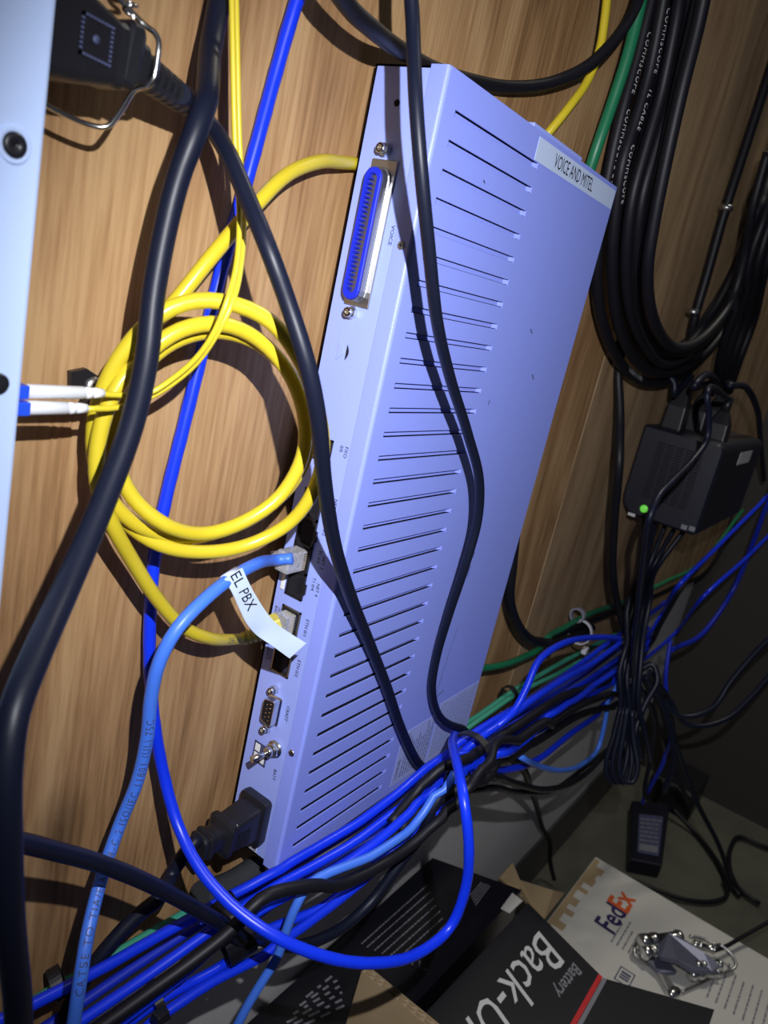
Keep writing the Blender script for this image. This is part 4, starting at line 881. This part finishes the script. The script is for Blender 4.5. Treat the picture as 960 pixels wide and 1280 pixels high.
# black battery carton A (behind) and B (in front)
zA = -.270
ca = empty('product_carton', (.15, 0, ZF), 'black product carton with rows of small grey print against the pale wall', 'box')
A_ = [(-.30, .0285), (UZ(541, 1073, zA).x, .0285), tuple(UZ(652, 1113, zA))[:2], (.10, -.060), (-.30, -.050)]
b = MB(); b.prism([Vector((x, y, ZF + .0005)) for x, y in A_], (0, 0, zA - ZF)); b.build('carton', M['cartonblk'], ca)
b = MB(); rnd = random.Random(21)
def print_row(mb, p, q, lmin, lmax, hh, gap, z):
    p, q = UZ(*p, z), UZ(*q, z); d = q - p; ln = d.length; d.normalize(); n = Vector((-d.y, d.x, 0)) * hh; u = 0
    while u < ln:
        l_ = min(lmin + rnd.random() * (lmax - lmin), ln - u + .001); a = p + d * u; c = a + d * l_; mb.quad(a, c, c + n, a + n); u += l_ + gap
def L7(x, y): return (340 + x / 3.2, 1060 + y / 3.2)
for k in range(10): print_row(b, L7(352 + k * 30 - (0 if k else -8), 385 + k * 14 - k * k * .3), L7(620 + k * 13 - (130 if k in (7, 8, 9) else 0), 152 + k * 26 + (95 if k in (7, 8, 9) else 0)), .0015, .006, .0014, .0010, zA + .0008)
for k in range(5): print_row(b, L7(796 + k * 5, 190 + k * 10), L7(838 + k * 9, 140 + k * 3), .0012, .004, .0014, .0008, zA + .0008)
for k in range(6): print_row(b, L7(140 - k * 26, 600 + k * 34), L7(250 + k * 10, 510 + k * 24), .004, .012, .0022, .006, zA + .0008)
o = b.build('fine_print', M['prt2'], ca); o['kind'] = 'stuff'
b = MB(); p, q = UZ(*L7(690, 95), zA + .0006), UZ(*L7(0, 690), zA + .0006); e = Vector((.0, .0005, 0)); b.quad(p, q, q + e, p + e); b.build('crease', M['blkp'], ca)
cb = empty('product_carton', (.15, -.12, ZF), 'black carton lettered in large white type at the bottom centre', 'box')
zB = -.265
B_ = [tuple(UZ(660, 1129, zB))[:2], tuple(UZ(753, 1222, zB))[:2], (-.30, -.192), (-.30, -.066), (.10, -.072)]; bx_, by_ = B_[1]; fx_, fy_ = tuple(UZ(893, 1262, zB))[:2]
b = MB(); b.prism([Vector((x, y, ZF + .0005)) for x, y in B_], (0, 0, zB - ZF)); b.build('carton', M['cartonblk'], cb)
b = MB(); b.prism([Vector((x, y, zB)) for x, y in ((bx_, by_ - .0005), (-.30, -.1925), (-.30, fy_ - .01), (fx_, fy_))], (0, 0, -.004)); b.build('flap', M['cartonblk'], cb)
b = MB(); b.quad((bx_, by_, zB + .0008), (-.3, -.192, zB + .0008), (-.3, -.1875, zB + .0008), (bx_ + .001, by_ + .0045, zB + .0008)); b.build('red_stripe', M['red'], cb)
b = MB(); b.quad((bx_, by_ - .0045, zB + .0008), (-.3, -.1965, zB + .0008), (-.3, -.1925, zB + .0008), (bx_, by_ - .0005, zB + .0008)); b.build('white_stripe', M['prt2'], cb)
q0 = UZ(672.5, 1158.6, zB); q1 = UZ(706.3, 1199.2, zB); qq = UZ(598, 1262, zB); up_ = (q1 - q0); cap = up_.length
lettering('Back-UPS', cap / .72, q0.lerp(q1, .5), (-1, .03, 0), up_, M['prt'], cb, sx=.84, bold=.0, off=.0008)
q2 = UZ(719, 1205, zB); lettering('Battery', .0185, q2 + up_ * .08, (-1, .03, 0), up_, M['prt2'], cb, sx=.9, off=.0008, bold=.0003)
b = MB(); b.prism([UZ(626, 1136, zB + .001), UZ(640, 1117, zB + .001), UZ(653, 1127, zB + .001), UZ(637, 1142, zB + .001)], (0, 0, .0012)); b.build('white_tape', M['cartonwht'], cb)
# upright corrugated flap nearest the viewer
zt = -.215
g0 = UZ(452, 1214, zt); g1 = UZ(540, 1287, zt); dv = (g1 - g0).normalized(); g1 = g0 + dv * .30
nn = Vector((dv.y, -dv.x, 0)); nn = nn if nn.dot(CAM - g0) < 0 else -nn
cs = empty('corrugated_sheet', (g0 + Vector((0, 0, zB - zt + .003))), 'brown corrugated board standing on edge at the bottom centre, nearest the viewer', 'cardboard')
th_ = .0088
lowl = g0 + Vector((-.012, -.004, zB - zt + .003)); lowr = g1 + Vector((0, 0, zB - zt + .003))
for off_, t2_ in ((0, .0009), (th_ / 2 - .0004, .0009), (th_ - .0009, .0009)):
    b = MB(); b.prism([g0 + nn * off_, g1 + nn * off_, lowr + nn * off_, lowl + nn * off_], nn * t2_); b.build('liner', M['card'], cs)
for s_ in (0, 1):
    b = MB(); n = 34; o1 = .0009 + s_ * (th_ / 2 - .0004); amp = th_ / 2 - .0013
    for e in (0, 1):
        pass
    prv = None
    for k in range(n * 4 + 1):
        t = k / (n * 4); p = g0.lerp(g1, t) + nn * (o1 + amp * (.5 + .5 * math.sin(k * math.pi / 2 * .999 + s_))) + Vector((0, 0, -.0003)); q = lowl.lerp(lowr, t) + nn * (o1 + amp * (.5 + .5 * math.sin(k * math.pi / 2 * .999 + s_)))
        if prv: b.quad(prv[0], p, q, prv[1])
        prv = (p, q)
    b.build('fluting', M['cardedge'], cs)
# metal hardware in a clear sleeve on the white carton
hw_ = empty('metal_clamp', UZ(862, 1200, FT), 'shiny nickel clamp fitting with a grey plate lying on the white carton', 'hardware')
def HZ(x, y, dz): return UZ(x, y, FT + dz)
def rod(p, q, r, prof, mat, name, n=18):
    d = q - p; b = MB(); b.lathe([(d.length * a, r * k) for a, k in prof], p, d, n); return b.build(name, mat, hw_)
collar = [(0, .7), (.03, 1), (.20, 1), (.22, .82), (.26, .82), (.28, 1), (.40, 1), (.42, .78), (.9, .78), (.92, 1), (1, .9)]
rod(HZ(800, 1177, .026), HZ(850, 1171, .026), .0095, collar, M['chrome'], 'rod')
rod(HZ(803, 1191, .018), HZ(842, 1186, .018), .0095, collar, M['chrome'], 'rod')
rod(HZ(868, 1208, .022), HZ(900, 1206, .022), .0075, collar, M['chrome'], 'rod')
rod(HZ(862, 1219, .012), HZ(899, 1215, .012), .0075, collar, M['chrome'], 'rod')
rod(HZ(866, 1180, .016), HZ(893, 1187, .016), .0060, collar, M['chrome'], 'rod')
M['plate'] = pmat('zinc_plate', (.16, .17, .24), .4, .6)
def plate(P, th, name, mat):
    b = MB(); b.prism([HZ(*q) for q in P], (0, 0, -th)); return b.build(name, mat, hw_)
plate([(836, 1166, .034), (852, 1172, .034), (880, 1190, .034), (900, 1206, .030), (890, 1214, .026), (866, 1212, .026), (846, 1200, .030), (826, 1196, .030), (822, 1182, .034)], .006, 'grey_plate', M['plate'])
plate([(826, 1196, .016), (838, 1204, .016), (846, 1214, .014), (826, 1216, .012), (812, 1202, .014)], .005, 'grey_plate', M['plate'])
plate([(815, 1200, .012), (822, 1204, .012), (848, 1238, .008), (838, 1243, .008)], .003, 'arm', M['steel'])
rod(HZ(835, 1245, .010), HZ(850, 1238, .010), .0075, [(0, .4), (.1, .8), (.3, 1), (.6, 1), (.8, .8), (1, .3)], M['chrome'], 'knob')
for P in ([(898, 1180, .020), (912, 1190, .018), (920, 1206, .012), (915, 1212, .008), (895, 1220, .006), (870, 1232, .004), (852, 1240, .004)], [(862, 1170, .020), (880, 1174, .020), (898, 1182, .020)], [(803, 1172, .018), (795, 1180, .014), (793, 1192, .010), (800, 1200, .006), (812, 1206, .004)]):
    b = MB(); b.tube(spline([HZ(*q) for q in P], .004), .0022, 8); b.build('bent_wire', M['steel'], hw_)
cable('power_cable', 'black lead leaving the metal clamp on the white carton toward the right edge', 'cord', [HZ(893, 1188, .018), HZ(905, 1184, .018), HZ(930, 1170, .02), HZ(965, 1150, .03), HZ(1000, 1130, .04)], .0055, M['blk2'], n=8)

# ================================================================== let the cables lie against, not through, one another
from mathutils.kdtree import KDTree
def settle(iters=80, gap=.0006):
    names = [n for n in PATH]; obs = {n: bpy.data.objects[n] for n in names}
    fixed = {LB.name, coax_a.name, coax_b.name, kc.name}      # printed or clipped along their whole length
    pin = {C2.name: (16, 0), k1.name: (10, 0), Y.name: (0, 14)}   # moulded ends stay where they are
    info = {}
    for n in names:
        me = obs[n].data; L_ = len(PATH[n]); k = len(me.vertices) // L_; p0 = PATH[n][0]
        r = (me.vertices[0].co + WL[n] - p0).length
        info[n] = (k, r)
    pos = {n: [q.copy() for q in PATH[n]] for n in names}
    for it in range(iters):
        tot = sum(len(p) for p in pos.values()); kd = KDTree(tot); own = []; c = 0
        for n in names:
            for i, q in enumerate(pos[n]): kd.insert(q, c); own.append((n, i)); c += 1
        kd.balance(); hit = 0
        for n in names:
            if n in fixed: continue
            P = pos[n]; disp = [Vector() for _ in P]
            for i, q in enumerate(P):
                for co, idx, d in kd.find_range(q, info[n][1] + .0105):
                    m_, j = own[idx]
                    if m_ == n: continue
                    Q = pos[m_]; t = (Q[min(j + 1, len(Q) - 1)] - Q[max(j - 1, 0)]).normalized()
                    v = q - Q[j]; v -= t * v.dot(t); dd = v.length; need = info[n][1] + info[m_][1] + gap
                    if dd < need:
                        hit += 1
                        dirn = v / dd if dd > 1e-5 else Vector((0, -1 if n > m_ else 1, 0))
                        push = dirn * (need - dd) * (1.0 if m_ in fixed else .5)
                        if push.length > disp[i].length: disp[i] = push
                # keep clear of the wood, the pale wall and the chassis
                lim = (YW if q.z > -.082 else .034) - info[n][1] - .0004
                if q.y + disp[i].y > lim and q.z > ZF + .11: disp[i].y = lim - q.y
                rr = info[n][1] + .0006; e = q + disp[i]
                if -.0008 - rr < e.x < D + rr and -.0022 - rr < e.z < .08 and -T - rr < e.y < YW - .004 and n != Y.name and n != k1.name:
                    if e.z + .0022 + rr < e.y + T + rr: disp[i].z -= e.z + .0022 + rr
                    else: disp[i].y -= e.y + T + rr
            pa_, pb_ = pin.get(n, (0, 0)); sm = [Vector() for _ in P]
            for i in range(len(P)):
                best = disp[i].copy()
                for o in (1, 2, 3, 4):
                    w = 1 - o / 5
                    for k_ in (i - o, i + o):
                        if 0 <= k_ < len(P) and disp[k_].length * w > best.length: best = disp[k_] * w
                sm[i] = best
            for i in range(pa_, len(P) - pb_): P[i] += sm[i] * .8 * min(1, (i - pa_ + 1) / 5 if pa_ else 1, (len(P) - pb_ - i) / 5 if pb_ else 1)
        if not hit: break
    for n in names:
        if n in fixed: continue
        k, r = info[n]; me = obs[n].data
        for i, q in enumerate(pos[n]):
            d = q - PATH[n][i]
            if d.length > 1e-7:
                for v in range(i * k, i * k + k): me.vertices[v].co += d
        me.update()
    return hit
print('cable contacts left', settle())
